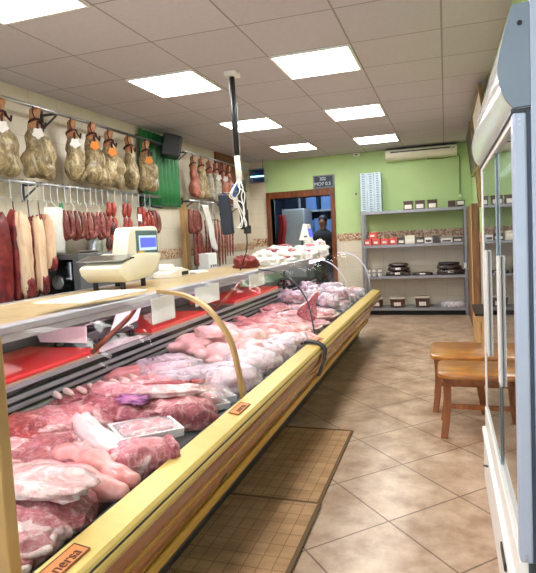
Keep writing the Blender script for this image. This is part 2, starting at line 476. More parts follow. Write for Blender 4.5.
M['hair'] = plain('dark_hair', (24,20,18), .7)

def matmat():
    nt = NT('woven_mat'); p = principled(nt, lin((140,108,72)), .85, 0, .2)
    tc = nt.n('ShaderNodeTexCoord')
    bk = nt.n('ShaderNodeTexBrick'); bk.offset = 0
    for k, v in (('Scale',1),('Brick Width',.062),('Row Height',.085),('Mortar Size',.0028),('Mortar Smooth',.3)): bk.inputs[k].default_value = v
    bk.inputs['Color1'].default_value = lin((208,166,122)); bk.inputs['Color2'].default_value = lin((220,180,136)); bk.inputs['Mortar'].default_value = lin((172,136,96))
    nt.l(tc.outputs['Object'], bk.inputs['Vector'])
    wv = nt.n('ShaderNodeTexWave', bands_direction='DIAGONAL'); wv.inputs['Scale'].default_value = 55; wv.inputs['Distortion'].default_value = 1.0
    nt.l(tc.outputs['Object'], wv.inputs['Vector'])
    no = nt.n('ShaderNodeTexNoise'); no.inputs['Scale'].default_value = 14
    mp = nt.n('ShaderNodeMapping'); mp.inputs['Scale'].default_value = (.35,1,1)
    nt.l(tc.outputs['Object'], mp.inputs[0]); nt.l(mp.outputs[0], no.inputs['Vector'])
    mr = nt.n('ShaderNodeMapRange'); mr.inputs[1].default_value = .35; mr.inputs[2].default_value = .65; mr.inputs[3].default_value = .76; mr.inputs[4].default_value = 1.0
    nt.l(no.outputs[0], mr.inputs[0])
    m1 = nt.n('ShaderNodeMix', data_type='RGBA', blend_type='MULTIPLY'); m1.inputs[0].default_value = .3
    nt.l(bk.outputs['Color'], m1.inputs[6]); nt.l(wv.outputs['Color'], m1.inputs[7])
    m2 = nt.n('ShaderNodeMix', data_type='RGBA', blend_type='MULTIPLY'); m2.inputs[0].default_value = 1.0
    nt.l(m1.outputs[2], m2.inputs[6]); nt.l(mr.outputs[0], m2.inputs[7])
    nt.l(m2.outputs[2], p.inputs['Base Color'])
    bp = nt.n('ShaderNodeBump'); bp.inputs['Strength'].default_value = .5; bp.inputs['Distance'].default_value = .004
    nt.l(wv.outputs['Fac'], bp.inputs['Height']); nt.l(bp.outputs[0], p.inputs['Normal'])
    return nt.m
M['mat'] = matmat()
M['matedge'] = plain('mat_edge', (112,88,60), .9)

# ================================================================== ROOM
H = 2.64
XL, XR, YB, YF = -3.26, .40, 8.8, -1.2
XJ, YJ = 1.25, 3.02
def struct2(name, pairs):
    me = bpy.data.meshes.new(name); b = bmesh.new()
    for i, (mb, m) in enumerate(pairs):
        t = mb.out(); n0 = len(b.faces); b.from_mesh(t); bpy.data.meshes.remove(t)
        b.faces.ensure_lookup_table()
        for f in b.faces[n0:]: f.material_index = i
        me.materials.append(m)
    b.to_mesh(me); b.free()
    o = bpy.data.objects.new(name, me); COL.objects.link(o); o['kind'] = 'structure'; return o
struct('floor', MB().box(-3.46, 1.45, -1.4, 11.4, -.1, 0), M['floor'])
struct('ceiling', MB().box(-3.46, 1.45, -1.4, 9.0, H, H+.1), M['ceil'])
struct('wall_left', MB().box(XL-.2, XL, YF-.2, YB+.2, 0, H), M['tileL'])
DX0, DX1, DZ = -2.90, -1.83, 1.985
struct2('wall_back', [
    (MB().box(XL, -2.98, YB, YB+.2, 0, H).box(-2.98, DX0, YB, YB+.2, 0, 1.32).box(DX1, XR+.2, YB, YB+.2, 0, 1.32), M['tileB']),
    (MB().box(-2.98, DX0, YB, YB+.2, 1.32, H).box(DX0, DX1, YB, YB+.2, DZ, H).box(DX1, XR+.2, YB, YB+.2, 1.32, H), M['green'])])
struct2('wall_right', [
    (MB().box(XR, XR+.2, YJ, YB, 0, 1.26).box(XJ, XJ+.2, YF-.2, YJ, 0, 1.26).box(XR+.2, XJ+.2, YJ, YJ+.2, 0, 1.26), M['tileL']),
    (MB().box(XR, XR+.2, YJ, YB, 1.26, H).box(XJ, XJ+.2, YF-.2, YJ, 1.26, H).box(XR+.2, XJ+.2, YJ, YJ+.2, 1.26, H), M['green'])])
WX0, WX1, WZ0, WZ1 = -2.7, 1.05, .45, 2.42
struct('wall_front', MB().box(XL, WX0, YF-.2, YF, 0, H).box(WX1, XJ, YF-.2, YF, 0, H).box(WX0, WX1, YF-.2, YF, 0, WZ0).box(WX0, WX1, YF-.2, YF, WZ1, H), M['tileB'])
wf = MB()
for a in (WX0, -1.45, -.2, WX1-.05): wf.box(a, a+.05, YF-.14, YF-.08, WZ0, WZ1)
wf.box(WX0, WX1, YF-.14, YF-.08, WZ0, WZ0+.05).box(WX0, WX1, YF-.14, YF-.08, WZ1-.05, WZ1)
struct('fill_window_1', wf, M['alu'])  # unseen shop window, added to let daylight onto the camera-facing sides
struct('fill_window_2', MB().box(WX0+.01, WX1-.01, YF-.115, YF-.107, WZ0+.02, WZ1-.02), M['glass'])
struct('trim_1', MB().box(XL, XL+.008, YF, YB, 1.125, 1.24), M['border'])
struct('trim_2', MB().box(XL+.008, DX0-.09, YB-.008, YB, 1.17, 1.31).box(DX1+.08, XR-.01, YB-.008, YB, 1.20, 1.325), M['border'])
struct('trim_3', MB().box(XR-.008, XR, YJ+.01, YB-.01, 1.15, 1.26), M['border'])
# doorway with wooden frame and the dark room behind it
fr = MB().box(DX0-.07, DX0, YB-.05, YB+.2, 0, DZ+.11, .006).box(DX1, DX1+.07, YB-.05, YB+.2, 0, DZ+.11, .006).box(DX0, DX1, YB-.05, YB+.2, DZ, DZ+.11, .006)
struct('door_1', fr, M['frame'])
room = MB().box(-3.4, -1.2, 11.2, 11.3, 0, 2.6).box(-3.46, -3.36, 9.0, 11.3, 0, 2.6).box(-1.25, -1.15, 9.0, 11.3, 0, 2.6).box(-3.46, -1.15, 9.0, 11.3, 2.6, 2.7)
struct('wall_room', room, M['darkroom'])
t = thing('steel_refrigerator', 'tall steel refrigerator in the dark room behind the doorway', 'refrigerator', (-2.75, 9.95, 0))
part('body', MB().box(-2.98, -2.54, 9.7, 10.3, 0, 1.84, .01), M['roomsteel'], t)
part('door', MB().box(-2.97, -2.55, 9.66, 9.695, .12, 1.82, .008), M['roomsteel'], t)
part('handle', MB().tube([(-2.59, 9.63, .9), (-2.59, 9.63, 1.3)], .012), M['dark'], t)
single('hanging_apron', MB().sheet(lambda u, v: (-2.96+.13*u+.02*math.sin(v*9), 9.35+.03*math.sin(u*14), 1.72-1.0*v), 14, 10, .01), M['redcloth'], 'dark red apron hanging inside the doorway by its left jamb', 'apron', (-2.9, 9.35, .7))
t = thing('storage_rack', 'rack of blue goods at the back of the dark room', 'rack', (-2.45, 10.6, 0))
for x in (-2.83, -2.07): part('upright', MB().box(x-.02, x+.02, 10.45, 10.49, 0, 2.2), M['roomsteel'], t)
for z in (.7, 1.3, 1.8): part('shelf', MB().box(-2.85, -2.05, 10.46, 10.85, z, z+.03), M['roomsteel'], t)
for i, (x, z) in enumerate([(-2.68, 1.33), (-2.44, 1.33), (-2.2, 1.33), (-2.60, 1.83), (-2.28, 1.83)]):
    single('goods_box', MB().box(x-.11, x+.11, 10.5, 10.8, z+.001, z+.3+.03*(i % 2), .01), M['bluecloth'],
           ['pale blue box at the left of the rack\'s middle shelf', 'pale blue box in the centre of the rack\'s middle shelf', 'pale blue box at the right of the rack\'s middle shelf', 'pale blue box on the left of the rack\'s top shelf', 'pale blue box on the right of the rack\'s top shelf'][i],
           'box', (x, 10.65, z), 'boxes on the rack in the dark room')
# person standing in the dark room
px, py = -2.17, 9.6
t = thing('person', 'person in dark clothes standing in the dark room at the doorway\'s right side', 'person', (px, py, 0))
body = blob([((0,0,1.56),(.075,.09,.11)), ((0,0,1.43),(.05,.05,.08)), ((0,0,1.26),(.19,.11,.14)), ((0,0,1.08),(.15,.10,.2)), ((0,0,.92),(.16,.11,.12)),
             ((-.085,0,.68),(.08,.085,.26)), ((.085,0,.68),(.08,.085,.26)), ((-.085,.01,.27),(.055,.06,.26)), ((.085,.01,.27),(.055,.06,.26)),
             ((-.085,-.05,.035),(.045,.11,.036)), ((.085,-.05,.035),(.045,.11,.036)),
             ((-.21,0,1.18),(.05,.055,.17)), ((.21,0,1.18),(.05,.055,.17)), ((-.22,-.06,.94),(.04,.05,.15)), ((.22,-.06,.94),(.04,.05,.15)),
             ((-.22,-.1,.80),(.03,.045,.06)), ((.22,-.1,.80),(.03,.045,.06)), ((0,-.095,1.55),(.014,.025,.02)), ((-.078,0,1.55),(.012,.022,.03)), ((.078,0,1.55),(.012,.022,.03))], .016, .0, 5, 1, 4)
o = link_mesh('body', body, M['skinp'], t, smooth=True)
cl = blob([((0,0,1.28),(.2,.125,.15)), ((0,0,1.08),(.165,.118,.22)), ((0,0,.9),(.172,.125,.14)), ((-.085,0,.66),(.092,.098,.27)), ((.085,0,.66),(.092,.098,.27)), ((-.085,.01,.3),(.07,.075,.24)), ((.085,.01,.3),(.07,.075,.24)), ((-.212,0,1.18),(.064,.068,.18)), ((.212,0,1.18),(.064,.068,.18))], .016, .004, 8, 2, 4)
link_mesh('clothing', cl, M['cloth'], t, smooth=True)
link_mesh('hair', blob([((0,.015,1.60),(.086,.098,.09)), ((0,.06,1.54),(.07,.05,.08))], .014, .003, 20, 3, 3), M['hair'], t, smooth=True)
t = thing('room_fill_lamp', 'small dim square lamp on the dark room\'s ceiling', 'lamp', (-2.3, 9.5, 2.6))  # lamp added to brighten the back room, no fixture known there
part('housing', MB().box(-2.45, -2.15, 9.35, 9.65, 2.57, 2.599), M['white'], t)
part('diffuser', MB().box(-2.43, -2.17, 9.37, 9.63, 2.56, 2.569), emit('room_fill', (205,222,255), 120.0), t)

# ------------------------------------------------------------------ ceiling light panels
LP = [(-2.41, 1.94, 'large glowing square ceiling panel cut off by the photo\'s upper left corner'),
      (-2.41, 3.74, 'glowing square ceiling panel above the hams, second of the left row'),
      (-2.41, 5.54, 'glowing square ceiling panel beside the hanging black pole, third of the left row'),
      (-2.41, 7.34, 'glowing square ceiling panel nearest the doorway, last of the left row'),
      (-1.20, 3.74, 'large glowing square ceiling panel nearest the camera in the right row'),
      (-1.20, 5.54, 'glowing square ceiling panel in the middle of the right row'),
      (-1.20, 7.34, 'glowing square ceiling panel nearest the air conditioner, last of the right row'),
      (-1.20, 1.94, 'glowing square ceiling panel almost above the camera in the right row'),
      (-2.41, .14, 'glowing square ceiling panel behind the camera in the left row'),
      (-1.20, .14, 'glowing square ceiling panel behind the camera in the right row')]
for x, y, lab in LP:
    t = thing('ceiling_panel', lab, 'ceiling light', (x-.3+0.0, y+.3, H-.02), 'square light panels in the ceiling grid')
    x0, x1, y0, y1 = x+.006-0, x+.598, y+.006, y+.594
    t.location = ((x0+x1)/2, (y0+y1)/2, H-.014)
    f = MB()
    f.box(x0, x0+.018, y0, y1, H-.014, H-.0005).box(x1-.018, x1, y0, y1, H-.014, H-.0005).box(x0+.018, x1-.018, y0, y0+.018, H-.014, H-.0005).box(x0+.018, x1-.018, y1-.018, y1, H-.014, H-.0005)
    part('frame', f, M['white'], t)
    part('diffuser', MB().box(x0+.018, x1-.018, y0+.018, y1-.018, H-.010, H-.002), M['panel'], t)

# ================================================================== DISPLAY COUNTER
def dz(x): return .55+.1077*(-.95-x)
Y0, Y1 = .82, 6.70
ct = thing('refrigerated_counter', 'long refrigerated meat counter with gold bumper, wooden front and curved glass', 'display counter', (-1.5, 3.75, 0))
part('base', MB().prism([(-1.06,.12),(-1.10,0),(-2.05,0),(-2.1,.5),(-2.1,.79),(-1.70,.79),(-1.70,.60),(-1.66,.52),(-.99,.44),(-.965,.20)], Y0+.02, Y1-.05), M['dark'], ct)
part('bumper', MB().prism([(-.905,.602),(-.822,.590),(-.812,.582),(-.8075,.574),(-.809,.570),(-.8035,.566),(-.80,.556),(-.802,.546),(-.905,.546)], Y0, Y1), M['gold'], ct)
part('bumper_seam', MB().box(-.812,-.8065,Y0,Y1-.005,.5695,.5755), M['black'], ct, label='black seam line along the gold bumper')
part('front_panel', MB().prism([(-.806,.546),(-.803,.535),(-.804,.515),(-.809,.495),(-.816,.482),(-.92,.482),(-.92,.546)], Y0, Y1), M['woodpanel'], ct, smooth='auto')
part('moulding', MB().tube([(-.821,Y0,.478),(-.821,Y1,.478)], .009, 8), M['gold2'], ct)
part('lower_panel', MB().prism([(-.826,.470),(-.828,.44),(-.842,.405),(-.866,.372),(-.93,.365),(-.93,.470)], Y0, Y1-.75), M['woodlower'], ct, smooth='auto')
part('kick_strip', MB().tube([(-.872,Y0,.350),(-.872,Y1-.76,.350)], .0125, 10).tube([(-.880,Y0,.326),(-.880,Y1-.76,.326)], .0125, 10).box(-.95,-.878,Y0,Y1-.76,.318,.358), M['gold2'], ct)
part('gasket', MB().box(-.938,-.905,Y0,Y1-.02,.545,.585,.004), M['gasket'], ct)
part('display_deck', MB().prism([(-.938,.545),(-1.64,.626),(-1.64,.60),(-.938,.515)], Y0+.02, Y1-.02), M['deck'], ct)
lin_ = MB().box(-1.66,-1.64,Y0+.02,Y1-.02,.60,.78)
part('back_liner', lin_, M['blackmat'], ct)
for z in (.638,.672,.706,.740):
    part('grille_bar', MB().prism([(-1.64,z),(-1.624,z-.004),(-1.624,z+.008),(-1.64,z+.012)], Y0+.02, Y1-.02), M['slat'], ct)
part('work_shelf', MB().box(-2.06,-1.625,Y0+.02,5.15,.782,.802), M['liner'], ct)
part('shelf_edge', MB().box(-1.625,-1.616,Y0+.02,5.15,.784,.803), M['slat'], ct)
part('rear_panel', MB().box(-2.10,-2.06,Y0+.02,5.1,.79,1.03), M['dark'], ct)
part('rear_door', MB().box(-2.095,-2.07,5.12,Y1-.05,.79,1.034), M['greenreflect'], ct, label='rear door pane painted as a green reflection')  # pane coloured green in place of a reflection in the far glass
part('counter_top', MB().prism([(-2.08,Y0),(-1.40,Y0),(-1.40,5.24),(-1.46,5.3),(-1.46,Y1-.1),(-2.08,Y1-.1)],1.035,1.062,'Z',.003), M['beigetop'], ct)
part('rear_rail', MB().box(-2.11,-2.08,Y0,Y1-.1,1.02,1.068,.004), M['alu'], ct)
part('glass_top_frame', MB().box(-1.362,-1.34,Y0,5.24,1.034,1.062,.003), M['lilac'], ct)
part('frame_lip', MB().box(-1.40,-1.336,Y0,5.24,1.062,1.086,.003), M['lilac'], ct)
part('light_tube', MB().tube([(-1.46,Y0+.1,1.024),(-1.46,Y1-.3,1.024)], .010, 10), M['tube'], ct)
prof = smoothpts([(-.925,.575),(-.936,.68),(-.965,.83),(-1.008,.92),(-1.09,1.015),(-1.20,1.07),(-1.335,1.091)], 6)
def pane(y0, y1):
    n = len(prof)-1
    def f(u, v):
        p = prof[min(n, int(round(u*n)))]; return (p.x, y0+(y1-y0)*v, p.y)
    return MB().sheet(f, n, 1, .005)
RIBS = [2.24, 3.68, 5.22]
segs = [.86]+RIBS+[Y1-.03]
for a, b in zip(segs[:-1], segs[1:]):
    part('curved_glass', pane(a+.006, b-.006), M['glass'], ct, smooth=True)
def rib(y, w, d=.012):
    b = MB(); P = prof; n = len(P)
    inner, outer = [], []
    for i, p in enumerate(P):
        t = (P[min(i+1,n-1)]-P[max(i-1,0)]).normalized(); nn = Vector((t.y, -t.x))
        outer.append((p.x+nn.x*d, p.y+nn.y*d)); inner.append((p.x-nn.x*.004, p.y-nn.y*.004))
    return b.prism(outer+inner[::-1], y-w/2, y+w/2)
part('glass_rib', rib(2.24, .034), M['goldrib'], ct, label='gold curved rib between the front panes')
part('glass_rib', rib(3.68, .008, .006), M['dark'], ct, label='thin dark curved rib')
part('glass_rib', rib(5.22, .008, .006), M['alu'], ct, label='thin grey curved rib')
part('glass_rib', rib(Y1-.02, .012, .008), M['alu'], ct, label='grey curved rim of the far end glass')
eg = MB().prism([(p.x, p.y) for p in prof]+[(-1.335,.60)], Y1-.03, Y1-.025)
part('end_glass', eg, M['glass'], ct)
part('end_post', MB().box(-.96,-.902,.84,.875,.55,1.15,.006), M['goldrib'], ct)
part('end_cap', MB().prism([(-.80,.55),(-.812,.582),(-.905,.602),(-1.7,.6),(-2.1,.79),(-2.1,.1),(-1.12,.1),(-.90,.33),(-.82,.48)], Y0-.03, Y0), M['dark'], ct)
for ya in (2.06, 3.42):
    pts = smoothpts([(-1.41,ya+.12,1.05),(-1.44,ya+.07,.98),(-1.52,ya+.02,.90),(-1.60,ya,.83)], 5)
    part('curved_bar', MB().tube(pts, .013, 8), M['frame'], ct, label='brown curved bar under the counter top')  # brown curved bars from the counter top down to the inner shelf
def plaque(yc, ln, txt):
    nx, nz = .077, -.010
    Mt = Matrix.Translation(Vector((-.8665,yc,.5985))) @ Matrix.Rotation(math.atan2(.010,.077), 4, 'Y')
    p = part('name_plate', MB().box(-.024,.024,-ln/2,ln/2,-.001,.0025,.0008, Mt), M['plaque'], ct, label='small orange name plate')
    part('plate_rim', MB().box(-.024,-.021,-ln/2,ln/2,.0026,.0034,0,Mt).box(.021,.024,-ln/2,ln/2,.0026,.0034,0,Mt).box(-.021,.021,-ln/2,-ln/2+.003,.0026,.0034,0,Mt).box(-.021,.021,ln/2-.003,ln/2,.0026,.0034,0,Mt), M['plaquetxt'], p)
    tm = text_mesh(txt, .040)
    rot = Matrix(((0,-1,0,0),(1,0,0,0),(0,0,1,0),(0,0,0,1)))
    part('lettering', MB().mesh(tm, Mt @ Matrix.Translation(Vector((.004,0,.0034))) @ rot), M['plaquetxt'], p)
plaque(.962, .125, 'nersa'); plaque(2.06, .14, 'nersa'); plaque(3.53, .14, 'nersa')
for y in (1.80, 2.9):
    part('panel_vent', MB().prism([(-.8275,.45),(-.8385,.408),(-.846,.408),(-.835,.45)], y-.03, y+.03), M['black'], ct)
st = smoothpts([(-.95,3.40,.60),(-.90,3.40,.615),(-.83,3.40,.602),(-.789,3.39,.57),(-.790,3.36,.50),(-.81,3.28,.42)], 5)
single('strap', MB().tube([(p.x,p.y,p.z) for p in st], .009, 8).tube([(p.x,p.y-.017,p.z) for p in st], .009, 8).tube([(p.x,p.y+.017,p.z) for p in st], .009, 8), M['black'], 'black strap draped over the gold bumper below the dark glass rib', 'strap', (-.85,3.40,.43))

# ------------------------------------------------------------------ red cutting boards, signs, inner scale
for (x0, x1, y0, y1, lab) in [(-2.04,-1.618,1.10,2.14,'large red cutting board nearest the camera on the inner shelf'),
                         (-2.02,-1.618,2.62,3.36,'red cutting board in the middle, behind the white price card'),
                         (-2.02,-1.618,3.86,5.02,'red cutting board furthest from the camera on the inner shelf')]:
    t = thing('cutting_board', lab, 'cutting board', ((x0+x1)/2,(y0+y1)/2,.803), 'red cutting boards')
    part('board', MB().box(x0,x1,y0,y1,.814,.834,.006), M['red'], t)
    part('underside', MB().box(x0+.004,x1-.004,y0+.004,y1-.004,.803,.814), M['pinkwood'], t)
def sign(name, lab, y0, y1, z0, z1, x=-1.46, lean=.0):
    t = thing(name, lab, 'price card', (x,(y0+y1)/2,z0), 'blank white price cards')
    part('card', MB().prism([(x,z0),(x+.003,z0),(x+.003-lean,z1),(x-lean,z1)], y0, y1), M['paper'], t)
    part('clip', MB().box(x-lean-.012,x-lean+.006,(y0+y1)/2-.02,(y0+y1)/2+.02,z1-.004,z1+.008), M['film'], t)
    return t
sign('price_card', 'blank white price card hanging under the frame left of the gold rib', 2.15, 2.365, .945, 1.068, -1.322)
sign('price_card', 'large blank white price card behind the gold rib', 2.60, 2.92, .965, 1.068, -1.322)
sign('price_card', 'blank white price card nearest the far red board', 3.44, 3.76, .975, 1.068, -1.322)
t = thing('counter_scale', 'low dark scale wrapped in white paper on the inner shelf', 'scale', (-1.83,2.4,.803))
part('body', MB().prism([(2.16,.856),(2.62,.842),(2.60,.90),(2.146,.90)], -2.0, -1.70, 'X', .006), M['dark'], t)
part('plate', MB().box(-2.0,-1.70,2.15,2.58,.935,.945,.003), M['steel'], t)
part('pillar', MB().box(-1.90,-1.80,2.3,2.4,.90,.935), M['grey'], t)
for x in (-1.97,-1.73):
    for y in (2.26,2.58): part('foot', MB().cyl((x,y,.803),.014,.045,12), M['black'], t)
part('paper_cover', MB().prism([(-2.0,.93),(-1.685,.938),(-1.69,.857),(-1.965,.857)], 2.136, 2.142, 'Y'), M['paper'], t, label='white paper over the scale front')
single('paper_sheet', MB().prism([(2.30,.868),(2.56,.90),(2.63,1.012),(2.37,.972)], -1.672, -1.666, 'X'), M['paper'], 'blank white paper sheet leaning against the wrapped scale', 'paper', (-1.669,2.46,.866))
single('paper_strip', MB().box(-1.60,-1.36,1.72,2.18,1.107,1.111), M['paper'], 'white paper strip lying on the counter top above the wrapped scale', 'paper', (-1.48,1.95,1.107))
single('paper_sheet', MB().box(-2.0,-1.64,2.18,2.61,.8022,.8027), M['paper'], 'white liner paper lying under the wrapped scale', 'paper', (-1.8,2.4,.8022))

# ================================================================== LEFT WALL: rails, hams, sausages
XW = -3.08
def rail(name, lab, y0, y1, z, brs, r=.014, drop=.0):
    t = thing(name, lab, 'rail', (XW,(y0+y1)/2,z))
    part('bar', MB().tube([(XW,y0,z),(XW,y1,z)], r, 10), M['steel'], t, smooth=True)
    for y in brs:
        b = MB().box(XL,XL+.012,y-.014,y+.014,z-.13,z+.05).box(XL+.012,XW+.01,y-.008,y+.008,z-.008,z+.012)
        b.tube([(XL+.01,y,z-.11),(XW-.02,y,z-.01)], .008, 6)
        part('bracket', b, M['dark'], t)
    return t
rail('hanging_rail', 'upper steel rail from which the near row of hams hangs', 2.2, 5.58, 2.452, [2.6,3.76,5.38])
rail('hanging_rail', 'lower steel rail carrying hooks and sausages behind the scale', 2.2, 5.34, 1.842, [2.5,3.48,5.2])
rail('hanging_rail', 'upper dark rail of the far hams beyond the loudspeaker', 6.0, 8.2, 2.452, [6.1,8.0], .011)
rail('hanging_rail', 'lower dark rail of the far sausages beyond the green sheet', 6.06, 8.0, 1.842, [6.2,7.8], .011)

def ham_meshes(seed, slim=1.0):
    body = blob([((0,0,-.40),(.085*slim,.132*slim,.13)), ((.01,.03,-.33),(.078*slim,.112*slim,.15)), ((0,-.005,-.24),(.06*slim,.082*slim,.14)), ((0,-.01,-.16),(.045,.052,.1)), ((.03,.055*slim,-.47),(.06,.075*slim,.07)), ((.0,-.06*slim,-.46),(.055,.07*slim,.07))], .012, .015, 10, seed, 5)
    shank = blob([((0,-.012,-.13),(.044,.05,.075)), ((0,-.004,-.06),(.034,.038,.07)), ((0,.004,-.01),(.036,.044,.042)), ((.012,.016,.012),(.03,.034,.025))], .009, .004, 18, seed+3, 4)
    return body, shank
HV = [ham_meshes(i) for i in range(3)]
HF = [ham_meshes(i+5, .74) for i in range(2)]
def ham(i, y, z, rz, lab, tagm=None, var=0, far=False, ms=('ham','shank'), zs=1.0, grp='hams hanging in the near row'):
    b, s = (HF if far else HV)[var]
    t = thing('cured_ham', lab, 'ham', (XW+.01,y,z), grp)
    def inst(nm, me, m):
        me2 = me.copy(); me2.materials.clear()
        c, sn = math.cos(rz), math.sin(rz)
        for v in me2.vertices: v.co = Vector((v.co.x*c-v.co.y*sn, v.co.x*sn+v.co.y*c, v.co.z*zs))
        return link_mesh(nm, me2, m, t, smooth=True)
    inst('meat', b, M[ms[0]]); inst('shank', s, M[ms[1]])
    cx = XW+.01
    loop = [(cx+.036*math.cos(a), y+.048*math.sin(a)-.004, z-.085+.02*math.cos(a)) for a in [2*PI*k/12 for k in range(12)]]
    cb = MB().tube(loop, .011, 6, True)
    cb.tube([(cx+.03,y-.03,z-.075),(cx+.03,y-.055,z-.02),(cx+.02,y-.03,z+.03),(cx-.01,y,2.452)], .005, 6)
    if not far: cb.tube([(cx+.045,y-.02,z-.09),(cx+.06,y-.045,z-.12),(cx+.065,y-.05,z-.155)], .009, 6); cb.tube([(cx+.03,y+.03,z-.09),(cx+.03,y+.07,z-.12),(cx+.03,y+.08,z-.08)], .009, 6)
    part('cord', cb, M['cord'], t)
    if tagm:
        Mt = Matrix.Translation(Vector((cx+.075,y-.062,z-.19))) @ Matrix.Rotation(R(-42),4,'Z') @ Matrix.Rotation(.25,4,'Y') @ Matrix.Rotation(R(90),4,'Y')
        pts = [( (.040+.006*math.cos(5*a))*math.cos(a), (.040+.006*math.cos(5*a))*math.sin(a)) for a in [2*PI*k/20 for k in range(20)]]
        b2 = MB().prism(pts, -.002, .002, 'Z'); b2.bm.transform(Mt); part('tag', b2, M[tagm], t)
HAMS = [(3.12,2.40,.2,'cured ham with a pale scalloped tag cut by the photo\'s left edge','label',0,1.0),
        (3.47,2.41,-.3,'broad cured ham with a cream tag just left of the rail bracket','label',1,1.0),
        (3.90,2.40,.5,'cured ham with a white flower-shaped tag just right of the rail bracket','paper',2,.94),
        (4.17,2.42,.1,'cured ham with a pale orange tag between the white-tagged and orange-tagged hams','orange',0,1.0),
        (4.43,2.40,-.4,'cured ham with a bright orange tag at mid rail','orange',1,.98),
        (4.76,2.40,.9,'slim untagged cured ham second from the green sheet',None,2,.96),
        (5.08,2.40,-.2,'cured ham with an orange tag hanging next to the green sheet','orange',0,.97)]
for i, (y,z,rz,lab,tg,v,zs) in enumerate(HAMS): ham(i,y,z,rz,lab,tg,v,False,('ham','shank'),zs)
FH = [(6.20,2.39,.4,'golden cured leg nearest the loudspeaker in the far row',0,('hamred','shank'),.95),
      (6.44,2.39,-.3,'golden cured leg second from the loudspeaker',1,('ham','shank'),.97),
      (6.68,2.38,.7,'cured leg with red shank, third in the far row',0,('hamnet','hamred'),.95),
      (6.90,2.38,.1,'grey netted cured leg with red shank behind the hanging pole\'s bag',1,('hamnet','hamred'),1.0),
      (7.14,2.38,-.5,'dark red cured leg just left of the hanging black pole',0,('hamred','hamred'),.97),
      (7.36,2.38,.2,'red cured leg hanging furthest back on the far rail',1,('hamred','shank'),.9)]
for i, (y,z,rz,lab,v,ms,zs) in enumerate(FH): ham(i,y,z,rz,lab,'label' if i in (3,4) else None,v,True,ms,zs,'cured legs in the far row')

# S hooks
def hook_mb(y, z1, z0):
    pts = [(XW-.012,y,z1-.015),(XW-.014,y,z1+.012),(XW,y,z1+.02),(XW+.014,y,z1+.006),(XW+.012,y,z1-.05),(XW+.008,y+.004,z0+.03),(XW+.012,y+.006,z0),(XW+.026,y+.01,z0-.008),(XW+.036,y+.012,z0+.016)]
    return MB().tube([tuple(p) for p in smoothpts(pts,3)], .0032, 5)
hk = single('meat_hook', hook_mb(0,1.842,1.70), M['steel'], 'thin steel S hook hanging from the lower steel rail', 'hook', (XW,0,1.842), 'steel hooks on the lower rail')
hk.location = (XW,3.05,1.842)
hy = [3.16,3.27,3.34,3.42,3.50,3.58,3.66,3.75,3.82,3.91,4.0,4.09,4.17,4.26,4.35,4.46,4.57,4.66,4.77,4.88,5.0,5.1]
for y in hy: dup(hk, (XW,y,1.842))
for y in (6.2,6.32,6.46,6.6,6.72,6.85,7.0,7.15,7.3):
    dup(hk, (XW,y,1.842), 'thin steel S hook hanging from the far lower rail', None, 'steel hooks on the far lower rail')

# bacon slabs
def bacon(y, z1, z0, w, lab, fat=True, seed=0):
    L = z1-z0
    t = thing('bacon_slab', lab, 'bacon', (XW+.02,y,z0), 'bacon slabs hanging at the left')
    me = lump_mesh(L, w, .085, seed, 3.2, .10, 1.8, .02)
    part('lean', MB().mesh(me, Tm((XW-.01,y,(z0+z1)/2), ry=R(90))), M['bacondark'], t, smooth=True)
    if fat:
        me = lump_mesh(L*.90, w*.86, .06, seed+4, 4.0, .16, 2.6, -.02)
        part('fat', MB().mesh(me, Tm((XW+.055,y+.012,(z0+z1)/2+L*.02), ry=R(90))), M['bacon'], t, smooth=True)
        part('dark_corner', MB().mesh(lump_mesh(L*.24, w*.7, .05, seed+7, 3.0, .2), Tm((XW+.075,y+.02,z0+L*.16), ry=R(90))), M['bacondark'], t, smooth=True)
    part('cord', MB().tube([(XW+.02,y,z1-.03),(XW+.015,y,z1+.03),(XW+.012,y,1.71)], .004, 5), M['cord'], t)
bacon(3.02,1.60,.93,.14,'dark red bacon slab cut by the photo\'s left edge',False,1)
bacon(3.17,1.61,.93,.125,'cream-faced bacon slab beside the dark red slab',True,2)
bacon(3.32,1.58,.95,.105,'cream bacon slab with dark lower corner, third from the left',True,3)
bacon(3.43,1.60,1.13,.10,'short bacon slab next to the white bag',True,4)
def bagfn(y0, y1, z0, z1, x, bulge):
    def f(u, v):
        a = 2*PI*u; w = (y1-y0)/2*(.82+.18*math.sin(PI*min(1, v*1.2)))
        r = 1+.06*noise.noise(Vector((math.cos(a)*2, math.sin(a)*2, v*5)))
        return (x+bulge*math.sin(a)*(.25+.75*math.sin(PI*v)**.6)*r, (y0+y1)/2+w*math.cos(a)*r, z1+(z0-z1)*v)
    return f
t = thing('white_bag', 'white plastic bag hanging between the bacon and the chorizo bunches', 'bag', (XW+.02,3.56,1.27))
part('body', MB().sheet(bagfn(3.45,3.70,1.27,1.66,XW+.03,.04), 26, 14, .002), M['whitebag'], t, smooth=True)
part('handle', MB().tube([(XW+.03,3.49,1.65),(XW+.02,3.52,1.70),(XW+.02,3.58,1.70),(XW+.03,3.63,1.65)], .006, 6), M['whitebag'], t)

